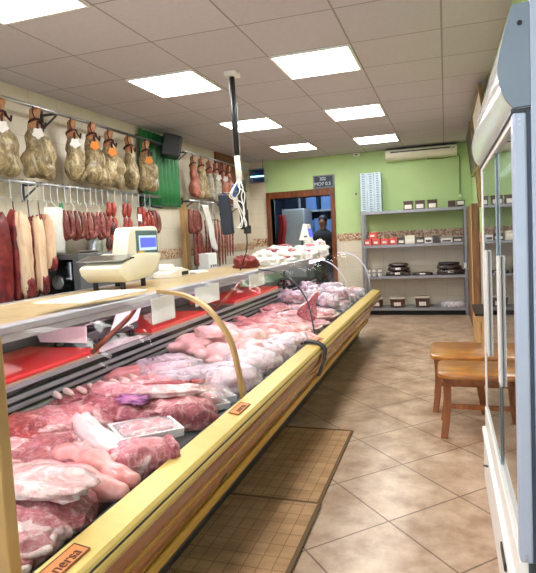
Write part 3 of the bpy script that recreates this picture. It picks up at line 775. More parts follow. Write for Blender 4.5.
def sausage(pts, r, seg=8):
    P = smoothpts(pts, 5); n = len(P)
    rs = []
    for i, p in enumerate(P):
        u = i/(n-1); e = min(1, math.sin(PI*min(max(u,.02),.98))**.35)
        rs.append(r*e*(1+.08*noise.noise(Vector((p.x*40,p.y*40,p.z*40)))))
    return MB().tube([tuple(p) for p in P], rs, seg)
def bunch(y, z1, z0, n, r, m, lab, grp, spread=.035):
    r *= 1.3
    t = thing('sausage_bunch', lab, 'sausages', (XW+.02,y,z0), grp)
    for k in range(n):
        yy = y+(k-(n-1)/2)*spread; x = XW+.03+.022*(k % 2)
        w = .034+.004*k
        zz = z0+.012*(k % 3)
        pts = [(x-.01,yy-w*.55,z1-.01),(x+.01,yy-w,z1-.08),(x+.012,yy-w*1.1,zz+.07),(x+.01,yy-w*.6,zz+r),(x+.008,yy,zz+r*.7),(x+.01,yy+w*.6,zz+r),(x+.012,yy+w*1.1,zz+.07),(x+.01,yy+w,z1-.08),(x-.01,yy+w*.55,z1-.01)]
        part('sausage', sausage(pts, r), M[m], t, smooth=True)
    part('string', MB().tube([(XW+.025,y-.03,z1-.03),(XW+.016,y,z1+.02),(XW+.012,y,1.70)], .003, 5).tube([(XW+.025,y+.03,z1-.03),(XW+.016,y,z1+.02)], .003, 5), M['label'], t)
    return t
G = 'chorizo bunches on the lower rail'
t = bunch(3.69,1.645,1.385,2,.022,'chorizo','horseshoe chorizo bunch with a green clip nearest the white bag',G)
part('clip', MB().box(XW+.005,XW+.03,3.675,3.70,1.65,1.70,.003), plain('green_clip',(60,150,110),.4), t)
bunch(3.85,1.645,1.385,3,.018,'chorizo','horseshoe chorizo bunch second from the white bag',G)
bunch(4.02,1.64,1.385,3,.019,'drysausage','pale-skinned sausage bunch third from the white bag',G)
bunch(4.20,1.645,1.385,3,.019,'drysausage','sausage bunch fourth from the white bag, next to the long strings',G,.03)
def strings(y, z1, z0, m, lab, grp, n=2, r=.021, links=3):
    r *= 1.18
    t = thing('sausage_string', lab, 'sausages', (XW+.02,y,z0), grp)
    for k in range(n):
        yy = y+(k-(n-1)/2)*.048; x = XW+.03+.02*(k % 2)
        h = (z1-z0)/links
        for j in range(links):
            a, b = z1-j*h, z1-(j+1)*h+.004
            part('link', sausage([(x,yy,a),(x+.006,yy+.006,(a*2+b)/3),(x+.004,yy-.004,(a+2*b)/3),(x,yy,b)], r), M[m], t, smooth=True)
    part('string', MB().tube([(XW+.03,y,z1-.01),(XW+.014,y,1.71)], .003, 5), M['label'], t)
    return t
G = 'long sausage strings behind the near scale'
strings(4.34,1.735,1.16,'chorred','long red chorizo string left of the pink one',G,2,.024,4)
strings(4.30,1.55,1.15,'morcilla','black sausage string hanging by the steel canister',G,2,.020,3)
strings(4.52,1.50,1.13,'pinksausage','short pink sausage string between two red strings',G,2,.022,3)
strings(4.60,1.735,1.15,'chorred','long red chorizo string just left of the white tag',G,2,.021,4)
t = strings(4.86,1.71,1.27,'chorred','red chorizo string with a white tag behind the scale display',G,2,.022,3)
part('tag', MB().box(XW+.065,XW+.068,4.76,4.83,1.56,1.63), M['paper'], t)
bunch(4.98,1.67,1.40,2,.022,'chorred','red chorizo bunch second from the green sheet',G)
bunch(5.12,1.69,1.42,3,.024,'chorizo','dark red chorizo bunch hanging under the green sheet\'s near edge',G,.05)
# far sausages
G = 'sausages hanging on the far lower rail'
bunch(6.10,1.73,1.42,3,.030,'chorizo','dark plump chorizo bunch beside the pale wooden post',G,.09)
bunch(6.14,1.45,1.00,2,.026,'chorizo','long dark sausages hanging low beside the wooden post',G,.06)
for k, (y, z1, z0, lab) in enumerate([(6.52,1.60,.97,'dense rack of dry red sausages right behind the white bag'),(6.74,1.62,.95,'dense rack of dry red sausages in the middle of the far rail'),(6.95,1.60,.97,'dense rack of dry red sausages under the navy bag'),(7.24,1.66,1.08,'short rack of dry sausages furthest along the far rail')]):
    t = thing('dry_sausage_rack', lab, 'sausages', (XW+.02,y,z0), G)
    for j in range(8):
        yy = y-.09+.026*j; xx = XW+.02+.03*((j*3) % 4)/3
        part('sausage', sausage([(xx,yy,z1-.02*(j % 3)),(xx+.01,yy+.006,(z1+z0)/2+.1),(xx+.006,yy-.005,(z1+z0)/2-.1),(xx,yy,z0+.03*(j % 2))], .015, 6), M['drysausage'], t, smooth=True)
    part('stick', MB().tube([(XW+.04,y-.11,z1-.02),(XW+.04,y+.11,z1-.02)], .006, 6).tube([(XW+.04,y,z1-.02),(XW+.014,y,1.70)], .003, 5), M['cord'], t)
t = thing('white_bag', 'white plastic bag slung over the far sausages', 'bag', (XW+.12,6.4,1.13))
part('body', MB().sheet(lambda u,v: (XW+.13+.02*math.sin(u*9+v*4), 6.16+.16*u+.26*v-.05*abs(v-.5)+.10*(u-.5)*(1-abs(2*v-1)), 1.78-.52*v-.08*u*v-.05*math.sin(PI*u)*v), 12, 14, .003), M['whitebag'], t, smooth=True)
part('handle', MB().tube([(XW+.13,6.18,1.77),(XW+.05,6.24,1.80),(XW+.012,6.26,1.72)], .005, 6), M['whitebag'], t)
t = thing('white_carton', 'white carton with grey dots standing under the far white bag', 'box', (XW+.12,6.22,.935))
part('body', MB().box(XW+.05,XW+.2,6.10,6.36,.935,1.16,.004), M['paper'], t)
for yy in (6.15,6.22,6.29): part('print', MB().box(XW+.2,XW+.202,yy,yy+.04,.98,1.01), M['grey'], t)

# green corrugated sheet, loudspeaker, brown panel, insect killer, post
def corr(u, v):
    return (XL+.05+.022*math.sin(u*2*PI*9), 5.20+.88*u, 2.60-.84*v+ (.0)*u)
t = thing('corrugated_sheet', 'green corrugated sheet hanging on the wall under the loudspeaker', 'sheet', (XL+.05,5.64,1.76))
part('sheet', MB().sheet(corr, 108, 4, .004), M['greensheet'], t, smooth=True)
part('batten', MB().box(XL,XL+.02,5.2,6.08,2.50,2.54), M['board'], t)
part('rod', MB().tube([(XL+.09,5.30,1.745),(XL+.09,5.52,1.735)], .014, 8), M['black'], t, label='black rod at the lower edge')
t = thing('loudspeaker', 'black loudspeaker mounted high above the green sheet', 'loudspeaker', (-3.06,5.64,2.32))
Ms = Matrix.Translation(Vector((-3.04,5.62,2.44))) @ Matrix.Rotation(R(35),4,'Z') @ Matrix.Rotation(R(12),4,'Y')
part('cabinet', MB().box(-.12,.09,-.125,.125,-.125,.125,.015,Ms), M['black'], t)
part('grille', MB().box(.09,.10,-.11,.11,-.11,.11,.004,Ms), plain('speaker_grille',(54,26,26),.7), t, label='dark maroon front grille')
part('badge', MB().box(.1005,.103,-.05,.05,-.10,-.085,0,Ms), M['label'], t)
part('bracket', MB().tube([(XL,5.56,2.46),(-3.16,5.60,2.46)], .018, 8), M['dark'], t)
single('wall_board', MB().box(XL,XL+.03,7.30,8.30,1.84,2.635,.004), M['brownpanel'], 'dark brown board high on the left wall behind the far hams', 'board', (XL+.015,7.8,1.84))
t = thing('insect_killer', 'grey-framed blue insect killer in the corner left of the doorway', 'insect killer', (-2.98,8.48,2.24))
Mk = Matrix.Translation(Vector((-2.99,8.46,2.36))) @ Matrix.Rotation(R(-8),4,'Z')
part('frame', MB().box(-.15,.15,-.05,.08,-.125,-.105,.003,Mk).box(-.15,.15,-.05,.08,.105,.125,.003,Mk).box(-.15,-.125,-.05,.08,-.105,.105,0,Mk).box(.135,.15,-.05,.08,-.105,.105,0,Mk), M['steel'], t)
part('back', MB().box(-.125,.135,.05,.07,-.105,.105,0,Mk), plain('trap_back',(20,40,62),.3), t)
part('tube', MB().tube([Mk@Vector((-.12,.0,.0)),Mk@Vector((.11,.0,-.004))], .011, 10), M['uv'], t)
part('wire', MB().tube([Mk@Vector((.09,.02,.125)),(-2.90,8.48,H)], .005, 6), M['dark'], t)
single('wooden_post', MB().box(XL,XL+.07,6.12,6.24,0,1.80,.006), M['post'], 'pale wooden post on the left wall below the green sheet', 'post', (XL+.035,6.18,0))

# back work counter by the wall with grinder and canister
t = thing('work_counter', 'low work counter along the left wall behind the display counter', 'counter', (-2.95,5.0,0))
part('top', MB().box(XL+.01,-2.66,2.0,8.2,.90,.93,.004), M['steel'], t)
part('cabinet', MB().box(XL+.01,-2.72,2.0,8.2,0,.90), M['white'], t)
t = thing('meat_grinder', 'dark grey meat grinder with a steel outlet on the wall counter', 'meat grinder', (-3.03,3.9,.93))
gy0, gy1 = 3.60, 4.22
part('body', MB().box(-3.2,-2.86,gy0+.25,gy1,.94,1.27,.012), M['grey'], t)
part('housing', MB().box(-3.2,-2.86,gy0,gy0+.25,1.225,1.27,.004).box(-3.2,-3.16,gy0,gy0+.25,.94,1.225).box(-2.92,-2.86,gy0,gy0+.25,.94,1.225), M['grey'], t)
part('recess', MB().box(-3.16,-2.92,gy0+.235,gy0+.249,.94,1.225), M['black'], t)
for y in (gy0+.04, gy1-.05):
    for x in (-3.17,-2.9): part('foot', MB().cyl((x,y,.93),.012,.012,10), M['black'], t)
o = part('outlet', MB().lathe((0,0,0),[(.03,0),(.034,.02),(.034,.12),(.056,.13),(.058,.17),(.05,.175),(.034,.172),(.032,.16)],20), M['steel'], t, smooth='auto', label='steel mincing outlet')
o.data.transform(Matrix.Translation(Vector((-3.06,gy0+.14,1.04))-origin(t)) @ Matrix.Rotation(R(90),4,'X') @ Matrix.Translation(origin(t)))
part('feed_neck', MB().cyl((-3.04,gy0+.12,1.05),.032,.15,16).cyl((-3.04,gy0+.12,1.15),.045,.014,16), M['steel'], t, smooth='auto')
part('label', MB().box(-2.86,-2.857,3.92,4.03,1.17,1.23), M['label'], t)
part('feed_tray', MB().lathe((-3.0,3.92,1.27),[(.07,0),(.085,.012),(.07,.02),(.03,.022)],18), M['steel'], t, smooth='auto')
t = thing('steel_canister', 'steel canister standing between the grinder and the black sausages', 'canister', (-3.12,4.16,.93))
part('body', MB().lathe((-3.12,4.16,.93),[(.075,0),(.075,.42),(.07,.44)],20), M['steel'], t, smooth='auto')
part('lid', MB().lathe((-3.12,4.16,1.37),[(.072,0),(.07,.02),(.02,.03),(.018,.05)],20), M['steel'], t, smooth='auto')

# ================================================================== THINGS ON THE COUNTER TOP
ZT = 1.062
# near price scale
t = thing('price_scale', 'cream price scale with a large blue display nearest the camera', 'scale', (-1.90,2.80,ZT))
tray = [(2.58,1.195),(2.60,1.15),(2.66,1.105),(2.90,1.118),(2.98,1.16),(3.03,1.21),(3.07,1.25),(3.04,1.265),(2.82,1.275),(2.64,1.225)]
part('housing', MB().prism(tray, -2.06, -1.78, 'X', .012), M['cream'], t, smooth='auto')
part('display_head', MB().prism([(2.70,1.262),(2.735,1.40),(2.755,1.43),(3.045,1.437),(3.07,1.415),(3.065,1.25),(3.02,1.24)], -1.91, -1.80, 'X', .012), M['cream'], t, smooth='auto')
d = part('display', MB().box(-1.80,-1.794,2.80,3.045,1.258,1.41,.003), plain('display_bezel',(92,116,122),.3), t)
part('pale_screen', MB().box(-1.794,-1.791,2.825,3.025,1.285,1.378), M['screenlight'], d)
part('blue_screen', MB().box(-1.791,-1.788,2.835,3.015,1.303,1.364), M['screen'], d)
part('sticker', MB().box(-1.794,-1.790,2.805,2.875,1.246,1.282), M['yellow'], t, label='yellow sticker')
part('mark', MB().box(-1.782,-1.779,2.70,2.74,1.243,1.252), M['black'], t)
for x in (-2.02,-1.83):
    for y in (2.68,2.90): part('foot', MB().cyl((x,y,ZT),.016,.055,12), M['black'], t)
part('weighing_plate', MB().box(-2.09,-1.77,2.60,2.72,1.246,1.254,.004, Matrix.Translation(Vector((0,2.66,1.25)))@Matrix.Rotation(R(14),4,'X')@Matrix.Translation(Vector((0,-2.66,-1.25)))), M['steel'], t)
# far price scale
t = thing('price_scale', 'small white price scale with blue display far along the counter by the doorway', 'scale', (-1.64,6.4,ZT))
part('base', MB().box(-1.76,-1.52,6.24,6.56,ZT+.02,1.12,.012), M['white'], t)
part('pillar', MB().box(-1.67,-1.60,6.32,6.42,1.12,1.30,.006), M['white'], t)
part('display_head', MB().prism([(-1.735,1.27),(-1.60,1.26),(-1.625,1.465),(-1.675,1.47)], 6.30, 6.50, 'Y', .01), M['white'], t)
Md = Matrix.Translation(Vector((-1.614,6.40,1.365))) @ Matrix.Rotation(R(-12.7),4,'Y')
part('display', MB().box(-.001,.006,-.085,.09,-.06,.07,.001,Md), M['screen'], t)
Md2 = Matrix.Translation(Vector((-1.655,6.298,1.365)))
part('side_label', MB().box(-.012,.03,-.003,0,-.06,-.04,0,Md2), M['grey'], t)
for x in (-1.73,-1.55):
    for y in (6.27,6.53): part('foot', MB().cyl((x,y,ZT),.014,.021,10), M['black'], t)
# ticket printer and papers behind the near scale
t = thing('ticket_printer', 'small grey printer with papers between the near scale and the wooden post', 'printer', (-2.0,3.55,ZT))
part('body', MB().prism([(3.42,ZT),(3.74,ZT),(3.74,1.10),(3.60,1.135),(3.42,1.10)], -2.07, -1.93, 'X', .005), M['white'], t)
part('slot', MB().box(-1.93,-1.927,3.60,3.70,1.072,1.10), M['black'], t)
part('roll', MB().cyl((-2.05,3.50,1.135),.03,.1,14,axis='X'), M['paper'], t)
single('paper_pile', MB().box(-2.06,-1.90,3.80,4.02,ZT,1.075,.002).box(-2.04,-1.91,3.78,3.99,1.0755,1.082,.001), M['paper'], 'small pile of white papers right of the grey printer', 'paper', (-1.98,3.9,ZT))
# hanging pole with cables and bags
t = thing('cable_pole', 'black cable pole hanging from the ceiling above the counter', 'pole', (-1.565,3.955,1.36))
part('pole', MB().tube([(-1.572,3.955,2.60),(-1.566,3.955,1.97)], .020, 12), M['black'], t, smooth=True)
part('ceiling_cap', MB().box(-1.62,-1.52,3.90,4.01,2.60,2.638,.005), M['white'], t)
part('white_sleeve', MB().tube([(-1.567,3.955,1.985),(-1.556,3.955,1.77)], [.022,.026], 12), M['white'], t, smooth=True)
part('conduit', MB().tube([(-1.598,3.955,2.60),(-1.590,3.955,2.0)], .005, 6).tube([(-1.545,3.955,2.40),(-1.540,3.955,1.95)], .004, 6), M['steel'], t)
cb = MB()
for k in range(5):
    a = k*1.3
    pts = [(-1.556,3.94,1.80),(-1.556+.05*math.sin(a),3.92-.02*k,1.74-.02*k),(-1.54+.04*math.cos(a),3.91,1.68-.02*k),(-1.52+.02*math.sin(a*2),3.91,1.55-.03*k),(-1.55+.04*math.cos(a*1.7),3.92,1.42)]
    cb.tube([tuple(p) for p in smoothpts(pts,5)], .0045, 5)
part('white_cables', cb, M['white'], t)
part('black_cable', MB().tube([tuple(p) for p in smoothpts([(-1.53,3.93,1.5),(-1.51,3.93,1.36),(-1.52,3.94,1.24),(-1.56,3.95,1.14),(-1.60,3.97,1.07)],5)], .005, 6), M['black'], t)
part('plug_block', MB().box(-1.535,-1.485,3.93,3.98,1.365,1.43,.006).box(-1.58,-1.515,3.95,3.99,1.55,1.80,.01).box(-1.575,-1.505,3.955,3.99,1.40,1.56,.01), M['black'], t)
part('cross_hook', MB().tube([(-1.75,3.965,1.70),(-1.50,3.965,1.70)], .006, 6), M['dark'], t)
t = thing('navy_bag', 'dark navy bag hanging at the left of the cable pole', 'bag', (-1.69,3.955,1.36), 'items hanging by the cable pole')
part('body', MB().prism([(-1.745,1.69),(-1.66,1.685),(-1.635,1.55),(-1.625,1.37),(-1.72,1.36),(-1.735,1.5)], 3.93, 3.975, 'Y', .012), M['navy'], t)
part('strap', MB().tube([(-1.73,3.95,1.68),(-1.70,3.955,1.705),(-1.67,3.95,1.68)], .005, 6), M['navy'], t)
t = thing('blue_packet', 'small blue packet hanging behind the white cables of the pole', 'packet', (-1.61,3.98,1.58), 'items hanging by the cable pole')
part('packet', MB().box(-1.635,-1.588,3.978,3.998,1.665,1.765,.004), M['blue'], t)
part('card', MB().box(-1.63,-1.588,3.980,3.996,1.575,1.663,.003), M['label'], t, label='pale card below the blue packet')

# ================================================================== MEAT IN THE COUNTER
TILT = Matrix.Rotation(R(6.1),4,'Y')
def dm(x, y, rz, lift=0.0):
    return Matrix.Translation(Vector((x,y,dz(x)+.004+lift))) @ TILT @ Matrix.Rotation(rz,4,'Z')
def cut(name, lab, cat, x, y, L, W, Hh, rz, seed, m, extras=(), grp=None, lift=0.0, **kw):
    """a cut of meat lying on the deck; extras: (part name, material, L, W, H, local offset, kw)"""
    if not kw.pop('free', False): x = min(x-.01, -.945-.43*(abs(L*math.cos(R(rz)))+abs(W*math.sin(R(rz)))*.85))
    rim = kw.pop('rim', m in ('lean','leandark','palepork') and not extras); Hh *= .84
    base = (x,y,dz(x)+lift)
    me = lump_mesh(L,W,Hh,seed,**kw)
    if rim:
        def ringpts():
            out = []
            for k in range(36):
                a = 2*PI*k/36; c_, s_ = math.cos(a), math.sin(a); q = (abs(c_)**3+abs(s_)**3)**(1/3)
                ww = 1.0+.16*noise.noise(Vector((c_*1.6+seed,s_*1.6,seed*1.7)))
                out.append(Vector((c_/q*L/2*.97*ww, s_/q*W/2*.97*ww+kw.get('bend',0)*(c_*c_-.4)*L/2, Hh*(.62+.16*noise.noise(Vector((c_*2,s_*2,seed*2.3)))))))
            return out
        t = thing(name, lab, cat, base, grp)
        part('lean', MB().mesh(me, dm(x,y,R(rz),lift)), M[m], t, smooth=True)
        Md_ = dm(x,y,R(rz),lift)
        rr = [.010+.006*noise.noise(Vector((k*.4,seed,0))) for k in range(36)]
        part('fat_rim', MB().tube([Md_ @ p_ for p_ in ringpts()], rr, 8, True), M['fat'], t, smooth=True)
        return t
    if not extras:
        return single(name, MB().mesh(me, dm(x,y,R(rz),lift)), M[m], lab, cat, base, grp, True)
    t = thing(name, lab, cat, base, grp)
    part('lean', MB().mesh(me, dm(x,y,R(rz),lift)), M[m], t, smooth=True)
    for (pn, pm, l, w, h, off, k) in extras:
        part(pn, MB().mesh(lump_mesh(l,w,h,seed+9,**k), dm(x,y,R(rz),lift) @ Tm(off)), M[pm], t, smooth=True)
    return t
K = dict
# --- near pane
t = cut('pork_rib_rack','long pork loin rack with a pale fat rim lying against the rear grille','meat',-1.535,2.0,.50,.21,.075,66,1,'leandark',
    [('fat_rim','fat',.50,.055,.055,(.0,-.095,.0),K(p=3.5,amp=.1,bend=-.04))], amp=.16,crease=.10,p=3.2,bend=-.04)
for k in range(8):
    Mt = dm(-1.535,2.0,R(66)) @ Tm((-.20+.055*k,.0+.01*math.sin(k*2),.066))
    part('rib_bone', MB().mesh(lump_mesh(.022,.085,.022,k+3,amp=.15,sub=2), Mt), M['bone'], t, smooth=True)
cut('beef_piece','bright red beef piece with a pale edge in the near rear corner of the counter','meat',-1.50,1.44,.36,.25,.10,20,2,'beef',[('fat_cap','fat',.28,.12,.05,(-.02,-.085,.035),K(amp=.2))],amp=.2,crease=.14)
cut('pork_shoulder','wide marbled pork shoulder slab behind the white fat strip','meat',-1.43,1.64,.42,.26,.11,60,3,'lean',[('red_edge','beef',.16,.22,.05,(-.14,.0,.045),K(amp=.2))],amp=.18,crease=.12)
cut('pork_trim','low mottled pork cut between the beef piece and the lavender tray','meat',-1.36,1.42,.30,.22,.09,35,4,'leandark',amp=.22,crease=.16)
cut('fat_strip','long bent strip of white pork fat lying across the marbled shoulder','meat',-1.21,1.555,.40,.085,.075,-32,5,'whitefat',lift=.045,amp=.12,bend=.12)
cut('fat_piece','small greyish white fat piece under the end of the long fat strip','meat',-1.17,1.43,.24,.12,.09,-38,6,'fat',amp=.16)
t = cut('pork_roll','dark pork roll with a purple inspection stamp','meat',-1.29,1.83,.36,.23,.125,12,7,'leandark',[('fat_flap','palepork',.30,.11,.06,(-.02,.075,.075),K(amp=.22,bend=.05))],amp=.2,crease=.18)
part('stamp', MB().mesh(lump_mesh(.13,.10,.012,4,amp=.45,crease=.5), dm(-1.29,1.83,R(12)) @ Tm((.04,-.02,.112))), M['purple'], t, smooth=True, label='purple inspection stamp')
cut('pork_loin','flat pale pork loin lying behind the stamped roll','meat',-1.38,2.16,.40,.20,.10,55,8,'palepork',[('lean_edge','beef',.34,.07,.05,(.02,-.085,.03),K(amp=.2))],amp=.18,crease=.14)
cut('pork_shank','pale tan pork shank behind the rib rack\'s far end','meat',-1.55,2.28,.26,.14,.10,70,9,'skin',amp=.14)
t = cut('ribeye_joint','thick ribeye joint with a bright cut face in the front row','meat',-1.05,1.95,.32,.22,.125,40,10,'lean',[('cut_face','leandark',.26,.06,.105,(.01,-.10,.002),K(amp=.12,crease=.1)),('fat_cap','fat',.30,.10,.03,(-.03,.05,.105),K(amp=.25))],amp=.14,crease=.12)
cut('pork_belly','folded pork belly between the stamped roll and the ribeye joint','meat',-1.20,2.02,.34,.18,.10,60,11,'lean',amp=.2,crease=.18)
cut('veal_chunk','brownish pink boneless joint right behind the gasket beside the white tray','meat',-1.01,1.50,.24,.15,.125,48,12,'lean',[('end_face','leandark',.05,.13,.10,(.105,0,.0),K(amp=.14))],free=True,amp=.16,crease=.1)
cut('pork_tenderloin','long smooth pork cut below the white fat strip','meat',-1.20,1.50,.26,.11,.07,50,31,'palepork',amp=.14)
def knuckle(lab, x, y, rz, seed):
    me = blob([((-.10,0,.05),(.075,.055,.05)), ((.0,.004,.052),(.085,.05,.048)), ((.10,-.004,.045),(.07,.042,.042)), ((.155,.0,.04),(.03,.035,.033))], .010, .008, 12, seed, 5)
    return single('pork_knuckle', MB().mesh(me, dm(x,y,R(rz))), M['skin'], lab, 'meat', (x,y,dz(x)), 'smooth pork knuckles in the near pane', True)
knuckle('smooth skinned pork knuckle lying nearer of the pair behind the bone-in chop', -1.10,1.285,4,1)
knuckle('smooth skinned pork knuckle lying behind its pair, next to the brownish joint', -1.11,1.385,-6,2)
cut('pork_chop_rack','large bone-in pork chop rack with a white fat top by the gold bumper','meat',-1.05,1.115,.32,.20,.13,12,13,'leandark',[('fat_top','fat',.30,.17,.03,(.0,.02,.112),K(amp=.18)),('front_face','lean',.28,.05,.105,(.0,-.088,.0),K(amp=.14,crease=.1))],amp=.12,crease=.1)
cut('pork_neck','pale pork neck piece below the chop rack at the photo\'s lower left','meat',-1.02,.985,.22,.14,.10,15,14,'palepork',amp=.2)
cut('pork_strip','narrow lean pork strip touching the gasket at the lower left','meat',-.985,.90,.16,.09,.07,40,15,'lean',amp=.18)
cut('pork_ribs','pink pork rib piece beside the gold end post','meat',-1.22,1.24,.34,.17,.095,8,16,'lean',amp=.22,crease=.2)
cut('pork_ribs','flat pork rib piece behind the chop rack, partly hidden by the end post','meat',-1.30,1.12,.30,.18,.09,20,17,'leandark',amp=.2,crease=.16)
cut('pork_flank','pink pork flank in the rear corner behind the end post','meat',-1.50,1.22,.30,.24,.10,30,18,'palepork',amp=.18,crease=.1)
t = thing('meat_tray','lavender-white tray with dark pork between the knuckles and the trim','meat tray',(-1.24,1.37,dz(-1.24)))
part('tray', MB().mesh(lump_mesh(.26,.15,.05,3,p=5,amp=.04), dm(-1.24,1.375,R(12))), M['tray'], t, smooth=True)
part('meat', MB().mesh(lump_mesh(.22,.11,.04,8,amp=.2,crease=.15), dm(-1.235,1.355,R(12)) @ Tm((0,0,.032))), M['leandark'], t, smooth=True)

def pack(lab, x, y, L, W, rz, seed, meatm='lean', trayh=.03, grp='film-wrapped meat trays', lift=0.0, filmm='film', mh=.03):
    t = thing('wrapped_tray', lab, 'meat tray', (x,y,dz(x)+lift), grp)
    x = min(x, -.96-.5*(abs(L*math.cos(R(rz)))+abs(W*math.sin(R(rz)))))
    t.location.x = x; t.location.z = dz(x)+lift
    Mt = dm(x,y,R(rz),lift)
    a, b = L/2, W/2
    tr = MB().prism([(-a*.88,0),(a*.88,0),(a,trayh),(a-.012,trayh),(a*.82,.006),(-a*.82,.006),(-a+.012,trayh),(-a,trayh)], -b*.94, b*.94, 'Y')
    tr.box(-a,a,b*.90,b,.004,trayh).box(-a,a,-b,-b*.90,.004,trayh)
    tr.bm.transform(Mt); part('tray', tr, M['tray'], t)
    part('meat', MB().mesh(lump_mesh(L*.8,W*.74,trayh+mh,seed,p=4,amp=.12,crease=.1,sub=3), Mt @ Tm((0,0,.006))), M[meatm], t, smooth=True)
    part('film', MB().mesh(lump_mesh(L*1.0,W*1.0,trayh*.9+mh,seed+5,p=6,amp=.035,sub=3), Mt @ Tm((0,0,.006))), M[filmm], t, smooth=True)
    return t
pack('white film-wrapped tray between the ribeye joint and the brownish joint',-1.05,1.685,.24,.16,52,1,'palepork',.035,lift=.04,mh=.004)
pack('wrapped tray with a red spot behind the gold rib\'s foot',-1.12,2.19,.30,.17,55,2,'fat',.035)
t = pack('small wrapped tray at the foot of the gold rib',-.99,2.13,.20,.13,55,3,'palepork',.03)
cut('red_trim','small red trimming on the wrapped tray behind the gold rib','meat',-1.16,2.27,.07,.05,.015,20,4,'beef',lift=.068,amp=.2)
cut('wrapped_cut','flat film-covered pork piece in the rear behind the wrapped trays','meat',-1.43,2.46,.34,.22,.085,60,19,'palepork',[('film','bag',.37,.25,.10,(0,0,0),K(p=4,amp=.12))],amp=.16)
cut('wrapped_cut','lavender film-covered pork cut behind the red-spotted tray','meat',-1.22,2.42,.26,.16,.08,55,20,'leandark',[('film','bag',.28,.18,.092,(0,0,0),K(p=4,amp=.1))],amp=.16)
cut('wrapped_cut','film-covered pork cut left of the gold rib on the second row','meat',-1.30,2.30,.22,.15,.07,50,32,'lean',[('film','bag',.24,.17,.085,(0,0,0),K(p=4,amp=.12))],amp=.16)
cut('bagged_chicken','pale chicken parts in a clear bag right of the gold rib','poultry',-1.04,2.46,.30,.20,.10,50,21,'chicken',[('bag','bag',.33,.23,.115,(0,0,0),K(p=3.5,amp=.16))],amp=.2)
cut('bagged_chicken','clear bag of pale chicken parts in front of the whole chickens','poultry',-1.02,2.78,.32,.20,.10,60,22,'chicken',[('bag','bag',.35,.23,.12,(0,0,0),K(p=3.5,amp=.16))],amp=.2)
cut('bagged_chicken','clear bag of chicken wings between bumper and rabbits','poultry',-1.02,3.10,.30,.18,.09,60,23,'chicken',[('bag','bag',.33,.21,.11,(0,0,0),K(p=3.5,amp=.16))],amp=.2)
def chick(seed):
    return blob([((0,0,.07),(.115,.08,.07)), ((-.05,0,.085),(.075,.075,.06)), ((.10,.062,.062),(.055,.034,.034)), ((.10,-.062,.062),(.055,.034,.034)),
                 ((.155,.05,.055),(.045,.018,.018)), ((.155,-.05,.055),(.045,.018,.018)), ((.20,.046,.05),(.018,.02,.018)), ((.20,-.046,.05),(.018,.02,.018)),
                 ((-.06,.088,.06),(.05,.022,.026)), ((-.06,-.088,.06),(.05,.022,.026)), ((-.01,.10,.05),(.04,.016,.018)), ((-.01,-.10,.05),(.04,.016,.018)), ((-.13,0,.06),(.04,.022,.022))], .0085, .006, 14, seed, 4)
CM = [chick(i) for i in range(3)]
for i,(x,y,rz,ry,lab) in enumerate([(-1.53,2.92,200,0,'whole pale chicken against the rear grille right of the gold rib'),
        (-1.28,2.78,160,0,'whole pale chicken in the second row beside the gold rib'),
        (-1.38,3.12,35,0,'whole pale chicken in the middle of the chicken heap'),
        (-1.16,2.98,120,0,'whole pale chicken nearest the clear bags'),
        (-1.50,3.36,-20,0,'whole pale chicken with legs up at the far rear of the chicken heap'),
        (-1.24,3.26,75,0,'whole pale chicken next to the long rabbits')]):
    me = CM[i % 3].copy()
    single('chicken', MB().mesh(me, dm(x,y,R(rz)) @ Matrix.Rotation(R(ry),4,'Y')), M['chicken'], lab, 'chicken', (x,y,dz(x)), 'whole chickens in the middle pane', True)
cut('chicken_breast','pale chicken breast lying on top of the chicken heap','poultry',-1.40,2.97,.20,.12,.07,30,24,'chicken',lift=.13,amp=.16)
def rab(seed):
    return blob([((0,0,.055),(.19,.06,.05)), ((.10,0,.06),(.09,.065,.05)), ((.24,.04,.045),(.11,.034,.034)), ((.24,-.045,.045),(.11,.034,.034)), ((.34,.03,.035),(.04,.014,.014)), ((.34,-.04,.035),(.04,.014,.014)),
                 ((-.17,.04,.045),(.08,.024,.026)), ((-.17,-.04,.045),(.08,.024,.026)), ((-.22,0,.06),(.06,.03,.03)), ((-.28,0,.055),(.04,.03,.03))], .0095, .007, 12, seed, 4)
RM = [rab(1), rab(2)]
for i,(x,y,rz,lab) in enumerate([(-1.30,3.50,-10,'skinned rabbit lying crosswise beyond the chickens'),(-1.22,3.66,-14,'skinned rabbit lying crosswise in front of the dark rib\'s foot'),(-1.36,3.86,-6,'skinned rabbit furthest along, beyond the dark rib')]):
    single('rabbit', MB().mesh(RM[i % 2].copy(), dm(x,y,R(rz),.0)), M['rabbit'], lab, 'rabbit', (x,y,dz(x)), 'skinned rabbits beyond the chickens', True)
cut('bagged_chicken','bag of pale poultry at the bumper just before the strap','poultry',-1.0,3.36,.26,.16,.09,70,25,'chicken',[('bag','bag',.30,.19,.11,(0,0,0),K(p=3.5,amp=.16))],amp=.2)
cut('lamb_shank','reddish lamb shank against the grille above the rabbits','meat',-1.54,3.66,.30,.12,.09,70,26,'lean',amp=.18)
